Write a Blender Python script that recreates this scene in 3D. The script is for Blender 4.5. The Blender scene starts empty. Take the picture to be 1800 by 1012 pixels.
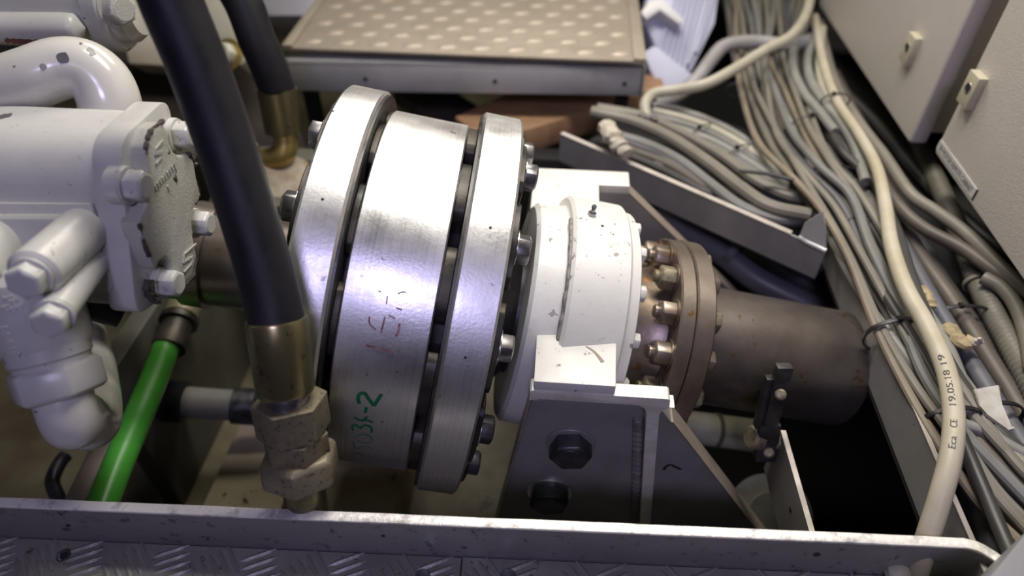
import bpy, bmesh, math, random
from mathutils import Vector, Matrix
from math import sin, cos, pi, radians, sqrt

random.seed(7)
S = bpy.context.scene
COL = S.collection
V = Vector

# ------------------------------------------------------------------ camera
H = 1.0                       # camera height above the scene's zero level
FPX = 1200.0                  # focal length in pixels of an 1800 px wide frame
PITCH, YAW = radians(43), radians(4.6)
FWD = V((-sin(YAW) * cos(PITCH), cos(YAW) * cos(PITCH), -sin(PITCH)))
RGT = V((cos(YAW), sin(YAW), 0))
UPV = RGT.cross(FWD)
EYE = V((0, 0, H))
cd = bpy.data.cameras.new('camera')
cam = bpy.data.objects.new('camera', cd)
COL.objects.link(cam)
cd.sensor_width = 36.0
cd.lens = 36.0 * FPX / 1800.0
cd.clip_start = 0.01
cam.matrix_world = Matrix.Translation(EYE) @ Matrix((RGT, UPV, -FWD)).transposed().to_4x4()
cd.dof.use_dof = True
cd.dof.focus_distance = 0.66
cd.dof.aperture_fstop = 2.5
S.camera = cam

# ------------------------------------------------------------------ light
world = bpy.data.worlds.new('engine_room_air')
S.world = world
world.use_nodes = True
bg = world.node_tree.nodes['Background']
bg.inputs[0].default_value = (0.62, 0.6, 0.56, 1)
bg.inputs[1].default_value = 0.013

def area(name, loc, target, size, power, color, spread=180):
    l = bpy.data.lights.new(name, 'AREA')
    l.shape = 'RECTANGLE'
    l.size, l.size_y = size
    l.energy = power
    l.color = color
    l.spread = radians(spread)
    o = bpy.data.objects.new(name, l)
    COL.objects.link(o)
    d = (V(target) - V(loc)).normalized()
    o.matrix_world = Matrix.Translation(V(loc)) @ d.to_track_quat('-Z', 'Y').to_matrix().to_4x4()
    return o

area('ceiling_lamp', (0.12, 0.92, H + 0.70), (0.10, 0.70, H - 0.5), (0.75, 0.22), 8.0, (1.0, 0.94, 0.86), 120)
area('rear_fill_light', (-0.1, 1.75, H + 0.55), (0.0, 0.8, H - 0.5), (1.0, 0.25), 6.6, (1.0, 0.92, 0.81), 140)  # added unseen light, carries the warm highlight over the ring tops
area('cool_lamp', (0.0, -0.95, H + 0.98), (0.1, 0.5, H - 0.5), (0.5, 0.26), 10.5, (0.65, 0.59, 1.0))

vs = S.view_settings
vs.view_transform = 'Standard'
vs.look = 'None'
vs.gamma = 1.0
vs.use_curve_mapping = False
vs.exposure = 0.08

# ------------------------------------------------------------------ geometry helpers
def ray(x, y):
    return RGT * ((x - 900) / FPX) - UPV * ((y - 506) / FPX) + FWD

def at(x, y, d):
    return EYE + ray(x, y) * d

def on(x, y, ax, v):
    """point where the sight line crosses a real plane x/y/z = v (z counted from the camera's height)"""
    r = ray(x, y)
    i = 'xyz'.index(ax)
    return EYE + r * (v / r[i])

# the inclined shaft line
INC, DEV = 0.2, 0.0305
AX0 = V((0, .5827, H - .5892))
AX = V((cos(INC) * cos(DEV), cos(INC) * sin(DEV), -sin(INC)))
AU = AX.cross(V((0, 0, 1))).normalized()          # towards the camera
AV = AU.cross(AX).normalized()                    # up
def sp(t, r, deg):
    a = radians(deg)
    return AX0 + AX * t + (AU * cos(a) + AV * sin(a)) * r
def sdir(deg):
    a = radians(deg)
    return AU * cos(a) + AV * sin(a)
def on_shaft(x, y, r):
    """(t, angle) where the sight line meets the cylinder of radius r round the shaft line"""
    d = ray(x, y).normalized()
    o = EYE - AX0
    d2 = d - AX * d.dot(AX)
    o2 = o - AX * o.dot(AX)
    a, b, c = d2.dot(d2), 2 * d2.dot(o2), o2.dot(o2) - r * r
    disc = max(b * b - 4 * a * c, 0)
    k = (-b - sqrt(disc)) / (2 * a)
    p = o + d * k
    return p.dot(AX), math.degrees(math.atan2(p.dot(AV), p.dot(AU)))

def frame(z, x=None):
    z = V(z).normalized()
    if x is None:
        x = V((1, 0, 0)) if abs(z.x) < .9 else V((0, 1, 0))
    x = (V(x) - z * V(x).dot(z)).normalized()
    y = z.cross(x)
    return x, y, z

def mat4(o, z, x=None):
    x, y, z = frame(z, x)
    return Matrix.Translation(V(o)) @ Matrix((x, y, z)).transposed().to_4x4()

def smooth_path(pts, n=6):
    pts = [V(p) for p in pts]
    if len(pts) < 3:
        return [pts[0].lerp(pts[1], i / n) for i in range(n + 1)]
    out = []
    P = [pts[0] * 2 - pts[1]] + pts + [pts[-1] * 2 - pts[-2]]
    for i in range(1, len(P) - 2):
        p0, p1, p2, p3 = P[i - 1:i + 3]
        for k in range(n):
            t = k / n
            out.append(.5 * ((2 * p1) + (p2 - p0) * t + (2 * p0 - 5 * p1 + 4 * p2 - p3) * t * t + (3 * p1 - p0 - 3 * p2 + p3) * t ** 3))
    out.append(pts[-1])
    return out

def resample(path, step):
    out = [path[0].copy()]
    acc = 0
    for a, b in zip(path, path[1:]):
        L = (b - a).length
        while acc + L >= step:
            q = (step - acc) / L
            a = a.lerp(b, q)
            out.append(a.copy())
            L = (b - a).length
            acc = 0
        acc += L
    return out

def path_frames(path):
    fr = []
    n = None
    for i, p in enumerate(path):
        d = (path[min(i + 1, len(path) - 1)] - path[max(i - 1, 0)]).normalized()
        if n is None:
            n = frame(d)[0]
        n = (n - d * n.dot(d)).normalized()
        fr.append((p, n, d.cross(n), d))
    return fr

class MB:
    def __init__(s):
        s.v, s.f = [], []
    def add(s, vs, fs):
        o = len(s.v)
        s.v += [V(p) for p in vs]
        s.f += [[i + o for i in f] for f in fs]
        return s
    def box(s, c, size, fr=None):
        x, y, z = fr if fr else (V((1, 0, 0)), V((0, 1, 0)), V((0, 0, 1)))
        c = V(c)
        a, b, d = [q / 2 for q in size]
        vs = [c + x * i * a + y * j * b + z * k * d for k in (-1, 1) for j in (-1, 1) for i in (-1, 1)]
        return s.add(vs, [[0, 2, 3, 1], [4, 5, 7, 6], [0, 1, 5, 4], [2, 6, 7, 3], [0, 4, 6, 2], [1, 3, 7, 5]])
    def span(s, lo, hi):
        lo, hi = V(lo), V(hi)
        return s.box((lo + hi) / 2, hi - lo)
    def prism(s, poly, ext):
        """planar outline (world points) pushed along the vector ext"""
        poly = [V(p) for p in poly]
        ext = V(ext)
        nrm = V((0, 0, 0))
        n = len(poly)
        for i in range(n):
            nrm += poly[i].cross(poly[(i + 1) % n])
        if nrm.dot(ext) > 0:
            poly = poly[::-1]
        vs = poly + [p + ext for p in poly]
        fs = [list(range(n)), list(range(2 * n - 1, n - 1, -1))]
        for i in range(n):
            j = (i + 1) % n
            fs.append([j, i, i + n, j + n])
        return s.add(vs, fs)
    def lathe(s, prof, o, z, seg=48, x=None, a0=0, a1=360):
        """prof: list of (height along z, radius)"""
        x, y, z = frame(z, x)
        o = V(o)
        full = abs(a1 - a0 - 360) < 1e-6
        m = seg if full else seg + 1
        vs, fs = [], []
        for (h, r) in prof:
            for k in range(m):
                a = radians(a0 + (a1 - a0) * k / seg)
                vs.append(o + z * h + (x * cos(a) + y * sin(a)) * max(r, 1e-5))
        for i in range(len(prof) - 1):
            for k in range(seg):
                j = (k + 1) % m
                fs.append([i * m + k, i * m + j, (i + 1) * m + j, (i + 1) * m + k])
        return s.add(vs, fs)
    def cyl(s, p0, p1, r0, r1=None, seg=32, ch=0.0):
        r1 = r0 if r1 is None else r1
        p0, p1 = V(p0), V(p1)
        L = (p1 - p0).length
        pr = [(0, 0), (0, r0 - ch), (ch, r0), (L - ch, r1), (L, r1 - ch), (L, 0)] if ch else [(0, 0), (0, r0), (L, r1), (L, 0)]
        return s.lathe(pr, p0, p1 - p0, seg)
    def tube(s, path, r, seg=10, cap=True, flat=1.0):
        rs = r if isinstance(r, (list, tuple)) else [r] * len(path)
        vs, fs = [], []
        fr = path_frames(path)
        for (p, n, b, d), q in zip(fr, rs):
            for k in range(seg):
                a = 2 * pi * k / seg
                vs.append(p + n * cos(a) * q + b * sin(a) * q * flat)
        for i in range(len(path) - 1):
            for k in range(seg):
                j = (k + 1) % seg
                fs.append([i * seg + k, i * seg + j, (i + 1) * seg + j, (i + 1) * seg + k])
        if cap:
            fs.append(list(range(seg))[::-1])
            fs.append([(len(path) - 1) * seg + k for k in range(seg)])
        return s.add(vs, fs)
    def loop(s, path, r, seg=6, flat=1.0, up=None):
        """closed tube"""
        n = len(path)
        vs, fs = [], []
        for i, p in enumerate(path):
            d = (path[(i + 1) % n] - path[i - 1]).normalized()
            nn = (up - d * up.dot(d)).normalized() if up is not None else frame(d)[0]
            b = d.cross(nn)
            for k in range(seg):
                a = 2 * pi * k / seg
                vs.append(p + nn * cos(a) * r + b * sin(a) * r * flat)
        for i in range(n):
            for k in range(seg):
                j = (k + 1) % seg
                i2 = (i + 1) % n
                fs.append([i * seg + k, i * seg + j, i2 * seg + j, i2 * seg + k])
        return s.add(vs, fs)
    def hexp(s, o, z, rc, h, x=None, ch=.14, both=False):
        x, y, z = frame(z, x)
        o = V(o)
        lv = ([(0, .88), (h * ch, 1)] if both else [(0, 1)]) + [(h * (1 - ch), 1), (h, .86)]
        vs = []
        for hh, q in lv:
            for k in range(6):
                a = pi / 3 * k
                vs.append(o + z * hh + (x * cos(a) + y * sin(a)) * rc * q)
        fs = [list(range(6))[::-1]]
        for i in range(len(lv) - 1):
            for k in range(6):
                j = (k + 1) % 6
                fs.append([i * 6 + k, i * 6 + j, i * 6 + 6 + j, i * 6 + 6 + k])
        fs.append([(len(lv) - 1) * 6 + k for k in range(6)])
        return s.add(vs, fs)
    def mesh(s, name, mat, bevel=0, bseg=2, sharp=32, rough=0):
        bm = bmesh.new()
        bv = [bm.verts.new(p) for p in s.v]
        for f in s.f:
            try:
                bm.faces.new([bv[i] for i in f])
            except ValueError:
                pass
        bmesh.ops.remove_doubles(bm, verts=bm.verts[:], dist=2e-5)
        bmesh.ops.recalc_face_normals(bm, faces=bm.faces[:])
        if bevel:
            ed = [e for e in bm.edges if len(e.link_faces) == 2 and e.calc_face_angle(0) > radians(28)]
            bmesh.ops.bevel(bm, geom=ed, offset=bevel, segments=bseg, profile=.6, affect='EDGES', clamp_overlap=True)
        if rough:
            for v in bm.verts:
                v.co += V((random.uniform(-1, 1), random.uniform(-1, 1), random.uniform(-1, 1))) * rough
        me = bpy.data.meshes.new(name)
        bm.to_mesh(me)
        bm.free()
        me.materials.append(mat)
        for p in me.polygons:
            p.use_smooth = True
        me.set_sharp_from_angle(angle=radians(sharp))
        return me
    def obj(s, name, mat, parent=None, **kw):
        return link(name, s.mesh(name, mat, **kw), parent)

WORLD_OF = {}
def link(name, me, parent=None, mw=None):
    o = bpy.data.objects.new(name, me)
    COL.objects.link(o)
    m = mw.copy() if mw is not None else Matrix.Identity(4)
    WORLD_OF[o.name] = m
    if parent is not None:
        o.parent = parent
        o.matrix_parent_inverse = WORLD_OF[parent.name].inverted()
    o.matrix_basis = m
    return o

def tag(o, label, cat, group=None, kind=None):
    o['label'] = label
    o['category'] = cat
    if group:
        o['group'] = group
    if kind:
        o['kind'] = kind
    return o

def thing(name, loc, label, cat, group=None):
    o = link(name, None, None, Matrix.Translation(V(loc)))
    return tag(o, label, cat, group)

def struct(o):
    o['kind'] = 'structure'
    return o

# ------------------------------------------------------------------ materials
def M(name, c1, c2=None, scale=14, mixlo=.4, mixhi=.62, rough=.5, rvar=.12, metal=0.0, bump=0.0, bscale=120,
      chips=None, speck=None, streak=None, coat=0.0, stretch=None, spec=.5):
    m = bpy.data.materials.new(name)
    m.use_nodes = True
    nt = m.node_tree
    N, L = nt.nodes, nt.links
    p = N['Principled BSDF']
    p.inputs['Metallic'].default_value = metal
    p.inputs['Specular IOR Level'].default_value = spec
    if coat:
        p.inputs['Coat Weight'].default_value = coat
        p.inputs['Coat Roughness'].default_value = .15
    tc = N.new('ShaderNodeTexCoord')
    co = tc.outputs['Object']
    if stretch:
        mp = N.new('ShaderNodeMapping')
        mp.inputs['Scale'].default_value = stretch
        L.new(co, mp.inputs[0])
        co2 = mp.outputs[0]
    else:
        co2 = co
    def noise(sc, det=5, src=co, rg=.6):
        n = N.new('ShaderNodeTexNoise')
        n.inputs['Scale'].default_value = sc
        n.inputs['Detail'].default_value = det
        n.inputs['Roughness'].default_value = rg
        L.new(src, n.inputs['Vector'])
        return n.outputs['Fac']
    def ramp(src, lo, hi):
        r = N.new('ShaderNodeMapRange')
        r.inputs['From Min'].default_value = lo
        r.inputs['From Max'].default_value = hi
        r.clamp = True
        L.new(src, r.inputs['Value'])
        return r.outputs['Result']
    def mix(fac, a, b):
        x = N.new('ShaderNodeMix')
        x.data_type = 'RGBA'
        L.new(fac, x.inputs['Factor'])
        for sock, val in ((x.inputs[6], a), (x.inputs[7], b)):
            if isinstance(val, (tuple, list)):
                sock.default_value = (*val[:3], 1)
            else:
                L.new(val, sock)
        return x.outputs[2]
    n1 = noise(scale, src=co2)
    col = c1
    if c2:
        col = mix(ramp(n1, mixlo, mixhi), c1, c2)
    if streak:                      # turning marks round the shaft line
        d = N.new('ShaderNodeVectorMath')
        d.operation = 'DOT_PRODUCT'
        d.inputs[1].default_value = tuple(AX)
        L.new(tc.outputs['Object'], d.inputs[0])
        n = N.new('ShaderNodeTexNoise')
        n.noise_dimensions = '1D'
        n.inputs['Scale'].default_value = 420
        n.inputs['Detail'].default_value = 4
        L.new(d.outputs['Value'], n.inputs['W'])
        st = n.outputs['Fac']
        if isinstance(col, tuple):
            col = mix(ramp(st, .35, .7), col, streak)
        else:
            col = mix(ramp(st, .4, .75), col, streak)
    fac_r = n1
    if speck:                       # (colour, threshold, scale)
        s_ = ramp(noise(speck[2], 6, rg=.7), speck[1], speck[1] + .03)
        col = mix(s_, col, speck[0])
    chipf = None
    if chips:                       # (colour, threshold, scale)
        chipf = ramp(noise(chips[2], 3, rg=.55), chips[1], chips[1] + .012)
        col = mix(chipf, col, chips[0])
    if isinstance(col, tuple):
        p.inputs['Base Color'].default_value = (*col, 1)
    else:
        L.new(col, p.inputs['Base Color'])
    r = N.new('ShaderNodeMapRange')
    r.inputs['From Min'].default_value = .3
    r.inputs['From Max'].default_value = .7
    r.inputs['To Min'].default_value = max(rough - rvar, .03)
    r.inputs['To Max'].default_value = min(rough + rvar, 1)
    L.new(fac_r, r.inputs['Value'])
    L.new(r.outputs['Result'], p.inputs['Roughness'])
    if bump or chips:
        b = N.new('ShaderNodeBump')
        b.inputs['Strength'].default_value = bump if bump else .25
        b.inputs['Distance'].default_value = .0012
        L.new(noise(bscale, 3), b.inputs['Height'])
        last = b
        if chips:
            b2 = N.new('ShaderNodeBump')
            b2.invert = True
            b2.inputs['Strength'].default_value = .5
            b2.inputs['Distance'].default_value = .0006
            L.new(chipf, b2.inputs['Height'])
            if bump:
                L.new(b.outputs[0], b2.inputs['Normal'])
            last = b2
        L.new(last.outputs[0], p.inputs['Normal'])
    return m

PUMP = M('pump_paint', (.60, .60, .565), (.53, .53, .49), scale=9, rough=.3, rvar=.06, bump=.12, bscale=220, chips=((.13, .12, .12), .685, 34), speck=((.3, .28, .25), .64, 150))
PUMPC = M('pump_cover_paint', (.50, .50, .44), (.43, .43, .38), scale=12, rough=.38, bump=.45, bscale=420, chips=((.10, .085, .075), .69, 60))
PIPEW = M('pipe_paint', (.68, .67, .62), (.61, .60, .54), scale=6, rough=.2, rvar=.05, chips=((.22, .22, .22), .72, 42), coat=.3)
BEIGE = M('old_white_paint', (.66, .60, .50), (.58, .53, .44), scale=8, rough=.4, chips=((.12, .06, .04), .74, 60))
HOUS = M('bearing_paint', (.74, .74, .70), (.64, .64, .59), scale=10, rough=.42, bump=.15, bscale=150, speck=((.22, .21, .185), .63, 80), chips=((.35, .34, .31), .70, 30))
ALU = M('turned_steel', (.84, .835, .83), (.70, .70, .70), scale=16, rough=.38, rvar=.09, metal=.93, bump=.1, bscale=320, streak=(.68, .68, .69), speck=((.36, .35, .35), .65, 60))
DARK = M('blackened_steel', (.045, .044, .046), (.10, .095, .09), scale=30, rough=.42, metal=.6, bump=.15, bscale=200)
LINK = M('link_steel', (.03, .029, .028), (.085, .075, .06), scale=18, rough=.45, metal=.65, bump=.2, bscale=160)
BOLTB = M('black_bolt', (.045, .045, .05), (.085, .085, .09), scale=60, rough=.36, metal=.55, bump=.15, bscale=300)
BOLTZ = M('zinc_bolt', (.34, .34, .36), (.24, .23, .23), scale=60, rough=.3, metal=.9)
WASH = M('zinc_washer', (.72, .71, .69), (.55, .54, .52), scale=60, rough=.28, metal=.9)
BROWN = M('oxidised_steel', (.34, .29, .245), (.19, .145, .105), scale=11, rough=.38, rvar=.1, metal=.8, bump=.15, bscale=150, speck=((.33, .17, .08), .62, 26))
BROWND = M('oxidised_tube', (.31, .275, .25), (.17, .14, .12), scale=8, rough=.36, rvar=.1, metal=.85, bump=.08, bscale=120, speck=((.20, .13, .07), .62, 18))
BRKT = M('raw_steel_plate', (.30, .29, .285), (.21, .20, .195), scale=9, rough=.42, rvar=.1, metal=.3, bump=.12, bscale=180)
BRKE = M('ground_steel_edge', (.86, .83, .78), (.70, .66, .60), scale=40, rough=.45, metal=.25, bump=.4, bscale=420)
RUB = M('hose_rubber', (.011, .011, .015), (.017, .016, .021), scale=30, rough=.52, rvar=.08, spec=.32, bump=.18, bscale=500)
ZY = M('yellow_zinc', (.27, .235, .12), (.16, .15, .09), scale=20, rough=.34, metal=.8, speck=((.10, .09, .07), .61, 95), stretch=(1, 1, .35))
ZG = M('dull_zinc', (.27, .235, .155), (.19, .165, .105), scale=24, rough=.5, metal=.4, bump=.2, bscale=260, speck=((.09, .078, .058), .575, 210))
BRASS = M('brass', (.50, .38, .13), (.36, .27, .10), scale=20, rough=.4, metal=.7)
GALV = M('galvanised_steel', (.56, .56, .57), (.44, .44, .45), scale=10, rough=.42, metal=.25, bump=.05, bscale=90)
TRAY = M('tray_steel', (.36, .355, .345), (.28, .275, .26), scale=8, rough=.5, metal=.25)
TRAYE = M('tray_cut_edge', (.55, .50, .45), (.40, .37, .33), scale=30, rough=.5, metal=.35)
LIPF = M('coaming_paint', (.20, .195, .198), (.155, .15, .152), scale=10, rough=.42, bump=.12, bscale=150, speck=((.07, .065, .075), .60, 75), chips=((.16, .15, .155), .66, 45), stretch=(.35, 1, 1))
LIPE = M('coaming_worn_edge', (.90, .88, .82), (.45, .44, .43), scale=55, mixlo=.52, mixhi=.66, rough=.4, metal=.25, bump=.5, bscale=200)
TREAD = M('worn_tread_plate', (.34, .335, .29), (.24, .235, .205), scale=16, rough=.42, metal=.3, bump=.25, bscale=260, speck=((.12, .11, .10), .61, 110))
TREADL = M('polished_tread_stud', (.44, .385, .31), (.38, .33, .265), scale=30, rough=.42, metal=.3)
TREADW = M('dusty_tread_plate', (.37, .32, .255), (.30, .26, .205), scale=9, rough=.55, metal=.25, bump=.2, bscale=300)
BILGE = M('bilge_paint', (.175, .16, .095), (.07, .055, .03), scale=5, mixlo=.38, mixhi=.66, rough=.55, bump=.15, bscale=40, speck=((.05, .04, .03), .60, 13))
BILGEG = M('bilge_side_paint', (.105, .105, .083), (.065, .062, .048), scale=4, rough=.5, bump=.1, bscale=30)
CREAM = M('engine_bed_paint', (.60, .55, .40), (.38, .30, .18), scale=5, mixlo=.42, mixhi=.66, rough=.5, speck=((.08, .065, .04), .62, 16))
BLACKN = M('black_paint_and_shade', (.012, .012, .013), (.02, .018, .016), scale=5, rough=.8)  # near-black; on the right-hand bilge floor this colour stands for shade
WOOD = M('brown_board', (.40, .24, .13), (.29, .165, .09), scale=12, rough=.6, stretch=(1, 6, 1))
BLUEW = M('pale_blue_plastic', (.66, .68, .82), (.60, .62, .76), scale=6, rough=.45)
CAB = M('cabinet_powder_coat', (.62, .58, .53), (.58, .545, .50), scale=6, rough=.5, bump=.5, bscale=430, speck=((.22, .18, .15), .70, 40))
LOCK = M('lock_plastic', (.50, .47, .34), (.44, .41, .30), scale=12, rough=.45)
INK = M('black_ink', (.02, .02, .022), rough=.6)
GREENI = M('green_marker', (.0, .17, .05), (.0, .12, .04), scale=80, rough=.5)
GREENF = M('faded_green_marker', (.10, .19, .12), (.16, .19, .16), scale=90, rough=.5)
REDI = M('red_marker', (.22, .08, .10), (.30, .22, .23), scale=140, rough=.5)
GREENH = M('green_hose', (.085, .42, .05), (.07, .35, .04), scale=20, rough=.33)
LABEL = M('label_strip', (.60, .59, .56), rough=.35)
TIE = M('tie_black', (.012, .012, .013), rough=.45)
GREYP = M('grey_panel', (.26, .26, .27), rough=.5)
TAPE = M('dirty_tape', (.52, .48, .40), (.38, .34, .26), scale=50, rough=.6, bump=.5, bscale=200)
CAUL = M('sealant', (.40, .33, .18), (.28, .22, .12), scale=60, rough=.6, bump=.5, bscale=200)
CC = {k: M('cable_' + k, *v, scale=14, rough=.45, rvar=.08) for k, v in {
    'olive': ((0.216, 0.201, 0.164), (0.171, 0.159, 0.127)),
    'grey': ((0.195, 0.195, 0.183), (0.156, 0.153, 0.141)),
    'pale': ((0.272, 0.272, 0.248), (0.220, 0.218, 0.193)),
    'tan': ((0.248, 0.208, 0.154), (0.197, 0.163, 0.121)),
    'dark': ((0.039, 0.038, 0.036), (0.058, 0.054, 0.049)),
    'slate': ((0.113, 0.115, 0.123), (0.086, 0.086, 0.091)),
    'brown': ((0.125, 0.108, 0.088), (0.088, 0.075, 0.063)),
    'white': ((0.525, 0.484, 0.377), (0.443, 0.394, 0.279)),
    'ivory': ((0.459, 0.435, 0.344), (0.394, 0.369, 0.279)),
    'blue': ((.105, .107, .130), (.125, .127, .140)),
}.items()}

# ------------------------------------------------------------------ common pieces
BOLT_CACHE = {}
def bolt(parent, o, z, rc, h, mat=BOLTZ, wash=None, wr=1.25, wh=.12, x=None, name='bolt', stud=0):
    key = (round(rc, 5), round(h, 5), mat.name, stud)
    if key not in BOLT_CACHE:
        b = MB().hexp((0, 0, 0), (0, 0, 1), rc, h)
        b.cyl((0, 0, h * .9), (0, 0, h * 1.03), rc * .72, seg=20)
        if stud:
            b.cyl((0, 0, h * .9), (0, 0, h + stud), rc * .5, seg=16, ch=rc * .08)
        BOLT_CACHE[key] = b.mesh(name, mat, bevel=rc * .025, bseg=1)
    z = V(z).normalized()
    o = V(o)
    t = wh * h if wash else 0
    b = link(name, BOLT_CACHE[key], parent, mat4(o + z * t, z, x))
    if wash:
        kw = ('w', round(rc, 5), round(t, 5), wash.name, wr)
        if kw not in BOLT_CACHE:
            BOLT_CACHE[kw] = MB().cyl((0, 0, -t), (0, 0, 0), rc * wr, seg=28, ch=t * .2).mesh('washer', wash)
        w = bpy.data.objects.new('washer', BOLT_CACHE[kw])
        COL.objects.link(w)
        w.parent = b
    return b

def ribbon(pts, nrms, w):
    """flat stroke lying on a surface: points, surface normals, width"""
    b = MB()
    n = len(pts)
    vs = []
    for i in range(n):
        d = (pts[min(i + 1, n - 1)] - pts[max(i - 1, 0)]).normalized()
        s_ = d.cross(nrms[i]).normalized()
        ww = w[i] if isinstance(w, list) else w
        vs += [pts[i] + s_ * ww / 2, pts[i] - s_ * ww / 2]
    b.add(vs, [[2 * i, 2 * i + 1, 2 * i + 3, 2 * i + 2] for i in range(n - 1)])
    return b

def text_mesh(body, size):
    c = bpy.data.curves.new('tmp', 'FONT')
    c.body = body
    c.size = size
    o = bpy.data.objects.new('tmp', c)
    COL.objects.link(o)
    dg = bpy.context.evaluated_depsgraph_get()
    me = bpy.data.meshes.new_from_object(o.evaluated_get(dg))
    vs = [v.co.copy() for v in me.vertices]
    fs = [list(p.vertices) for p in me.polygons]
    bpy.data.objects.remove(o)
    bpy.data.curves.remove(c)
    bpy.data.meshes.remove(me)
    return vs, fs

# ------------------------------------------------------------------ the setting
ZB = H - .97                                     # bilge floor
fl_ = MB().span((-1.6, .02, ZB - .03), (.17, 2.3, ZB)).obj('floor', BILGE)
struct(fl_)
MB().span((.17, .02, ZB - .5), (.2, 2.3, ZB)).obj('shade_drop_side', BLACKN, fl_)
MB().span((.2, .02, ZB - .53), (1.6, 2.3, ZB - .5)).obj('shade_drop_floor', BLACKN, fl_)  # dropped floor, added and blackened so this side reads as deep shade
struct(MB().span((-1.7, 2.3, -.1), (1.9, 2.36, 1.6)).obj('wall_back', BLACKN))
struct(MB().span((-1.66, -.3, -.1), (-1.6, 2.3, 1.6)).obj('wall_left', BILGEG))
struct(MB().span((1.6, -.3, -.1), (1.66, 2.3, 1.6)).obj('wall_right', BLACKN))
# frames of the hull standing on the bilge floor, left of the coupling
fr = MB().span((-.9, .96, ZB), (-.12, 1.0, ZB + .34))
struct(fr.obj('trim_1', BILGEG, bevel=.004))
fr = MB().span((-.58, .50, ZB), (-.55, 1.0, ZB + .30))
struct(fr.obj('trim_2', BILGEG, bevel=.004))
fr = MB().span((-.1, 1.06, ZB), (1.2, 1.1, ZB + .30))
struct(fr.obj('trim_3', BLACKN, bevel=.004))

# engine bed : low painted box with a ledge
t = thing('engine_bed', (-.33, .62, ZB), 'cream painted engine bed low in the bilge beside the green hose', 'engine bed')
MB().span((-.47, .44, ZB), (-.20, .70, ZB + .10)).obj('bed_box', CREAM, t, bevel=.006)
MB().span((-.47, .70, ZB), (-.20, .73, ZB + .16)).obj('bed_ledge', BILGEG, t, bevel=.004)
MB().span((-.345, .44, ZB + .10), (-.335, .70, ZB + .135)).obj('stiffener', BILGEG, t, bevel=.002)

# ------------------------------------------------------------------ foreground deck and coaming
ZL = -.55                                        # top of the coaming, from the camera's height
ZD = ZL - .058
pL, pR = on(-60, 886.5, 'z', ZL), on(1690, 961, 'z', ZL)
dL = (pR - pL).normalized()
nL = V((-dL.y, dL.x, 0))                         # away from the camera
deck = []
mid = on(812, 985, 'z', ZD)
def along(p):                                    # distance along the coaming line
    return (p - pL).dot(dL)
def deckp(s, n, z):
    q = pL + dL * s + nL * n
    return V((q.x, q.y, H + z))
LEN = (pR - pL).length
BAR = None
def tread_bar_mesh():
    b = MB()
    L, w, h = .0175, .0024, .0013
    vs = [(-L, 0, 0), (-L * .6, -w, 0), (L * .6, -w, 0), (L, 0, 0), (L * .6, w, 0), (-L * .6, w, 0), (-L * .55, 0, h), (L * .55, 0, h)]
    fs = [[0, 1, 6], [1, 2, 7, 6], [2, 3, 7], [3, 4, 7], [4, 5, 6, 7], [5, 0, 6]]
    return b.add(vs, fs).mesh('tread_bar', TREAD)
BAR = tread_bar_mesh()
sm = along(mid)
for i, (s0, s1, lab, dz) in enumerate(((-.05, sm - .0008, 'worn grey tread plate left of the joint, with a countersunk hole', 0), (sm + .0008, LEN + .25, 'worn grey tread plate right of the joint, under the pale plug', .0012))):
    b = MB().prism([deckp(s0, -.001, ZD + dz), deckp(s1, -.001, ZD + dz), deckp(s1, -.22, ZD + dz), deckp(s0, -.22, ZD + dz)], (0, 0, -.006))
    o = tag(b.obj('tread_plate', TREAD), lab, 'floor plate', 'foreground tread plates')
    k = 0
    gx = s0 + .018
    while gx < min(s1, LEN + .02) - .01:
        for gy in range(3):
            n = -.022 - gy * .041
            flip = (k + gy) % 2
            for j in range(-2, 3):
                ang = radians(24 if flip else -52) + math.atan2(dL.y, dL.x)
                off = V((-sin(ang), cos(ang), 0)) * j * .0082
                p = deckp(gx, n, ZD + dz + .0001) + off
                if (p - pL).dot(nL) > -.006:
                    continue
                if not (s0 + .01 < along(p) < s1 - .01):
                    continue
                mw = Matrix.Translation(p) @ Matrix.Rotation(ang, 4, 'Z')
                if gy == 2 and j % 2:
                    continue
                link('tread_bar', BAR, o, mw)
        gx += .041
        k += 1
    if i == 0:
        h = on(112, 977, 'z', ZD)
        MB().lathe([(.0016, .0062), (.0014, .0055), (.0004, .003), (.0004, 0)], h, (0, 0, 1), 24).obj('countersink', BOLTZ, o)
        MB().cyl(h + V((.0004, 0, .0006)), h + V((.0004, 0, .0012)), .0034, seg=20).obj('hole', INK, o)
        c = on(743, 1013, 'z', ZD)
        MB().lathe([(0, .0075), (.0022, .006), (.003, 0)], c, (0, 0, 1), 24).obj('screw', BOLTZ, o)
    else:
        c = on(893, 1013, 'z', ZD + dz)
        MB().lathe([(0, .0075), (.0022, .006), (.003, 0)], c, (0, 0, 1), 24).obj('screw', BOLTZ, o)

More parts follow.
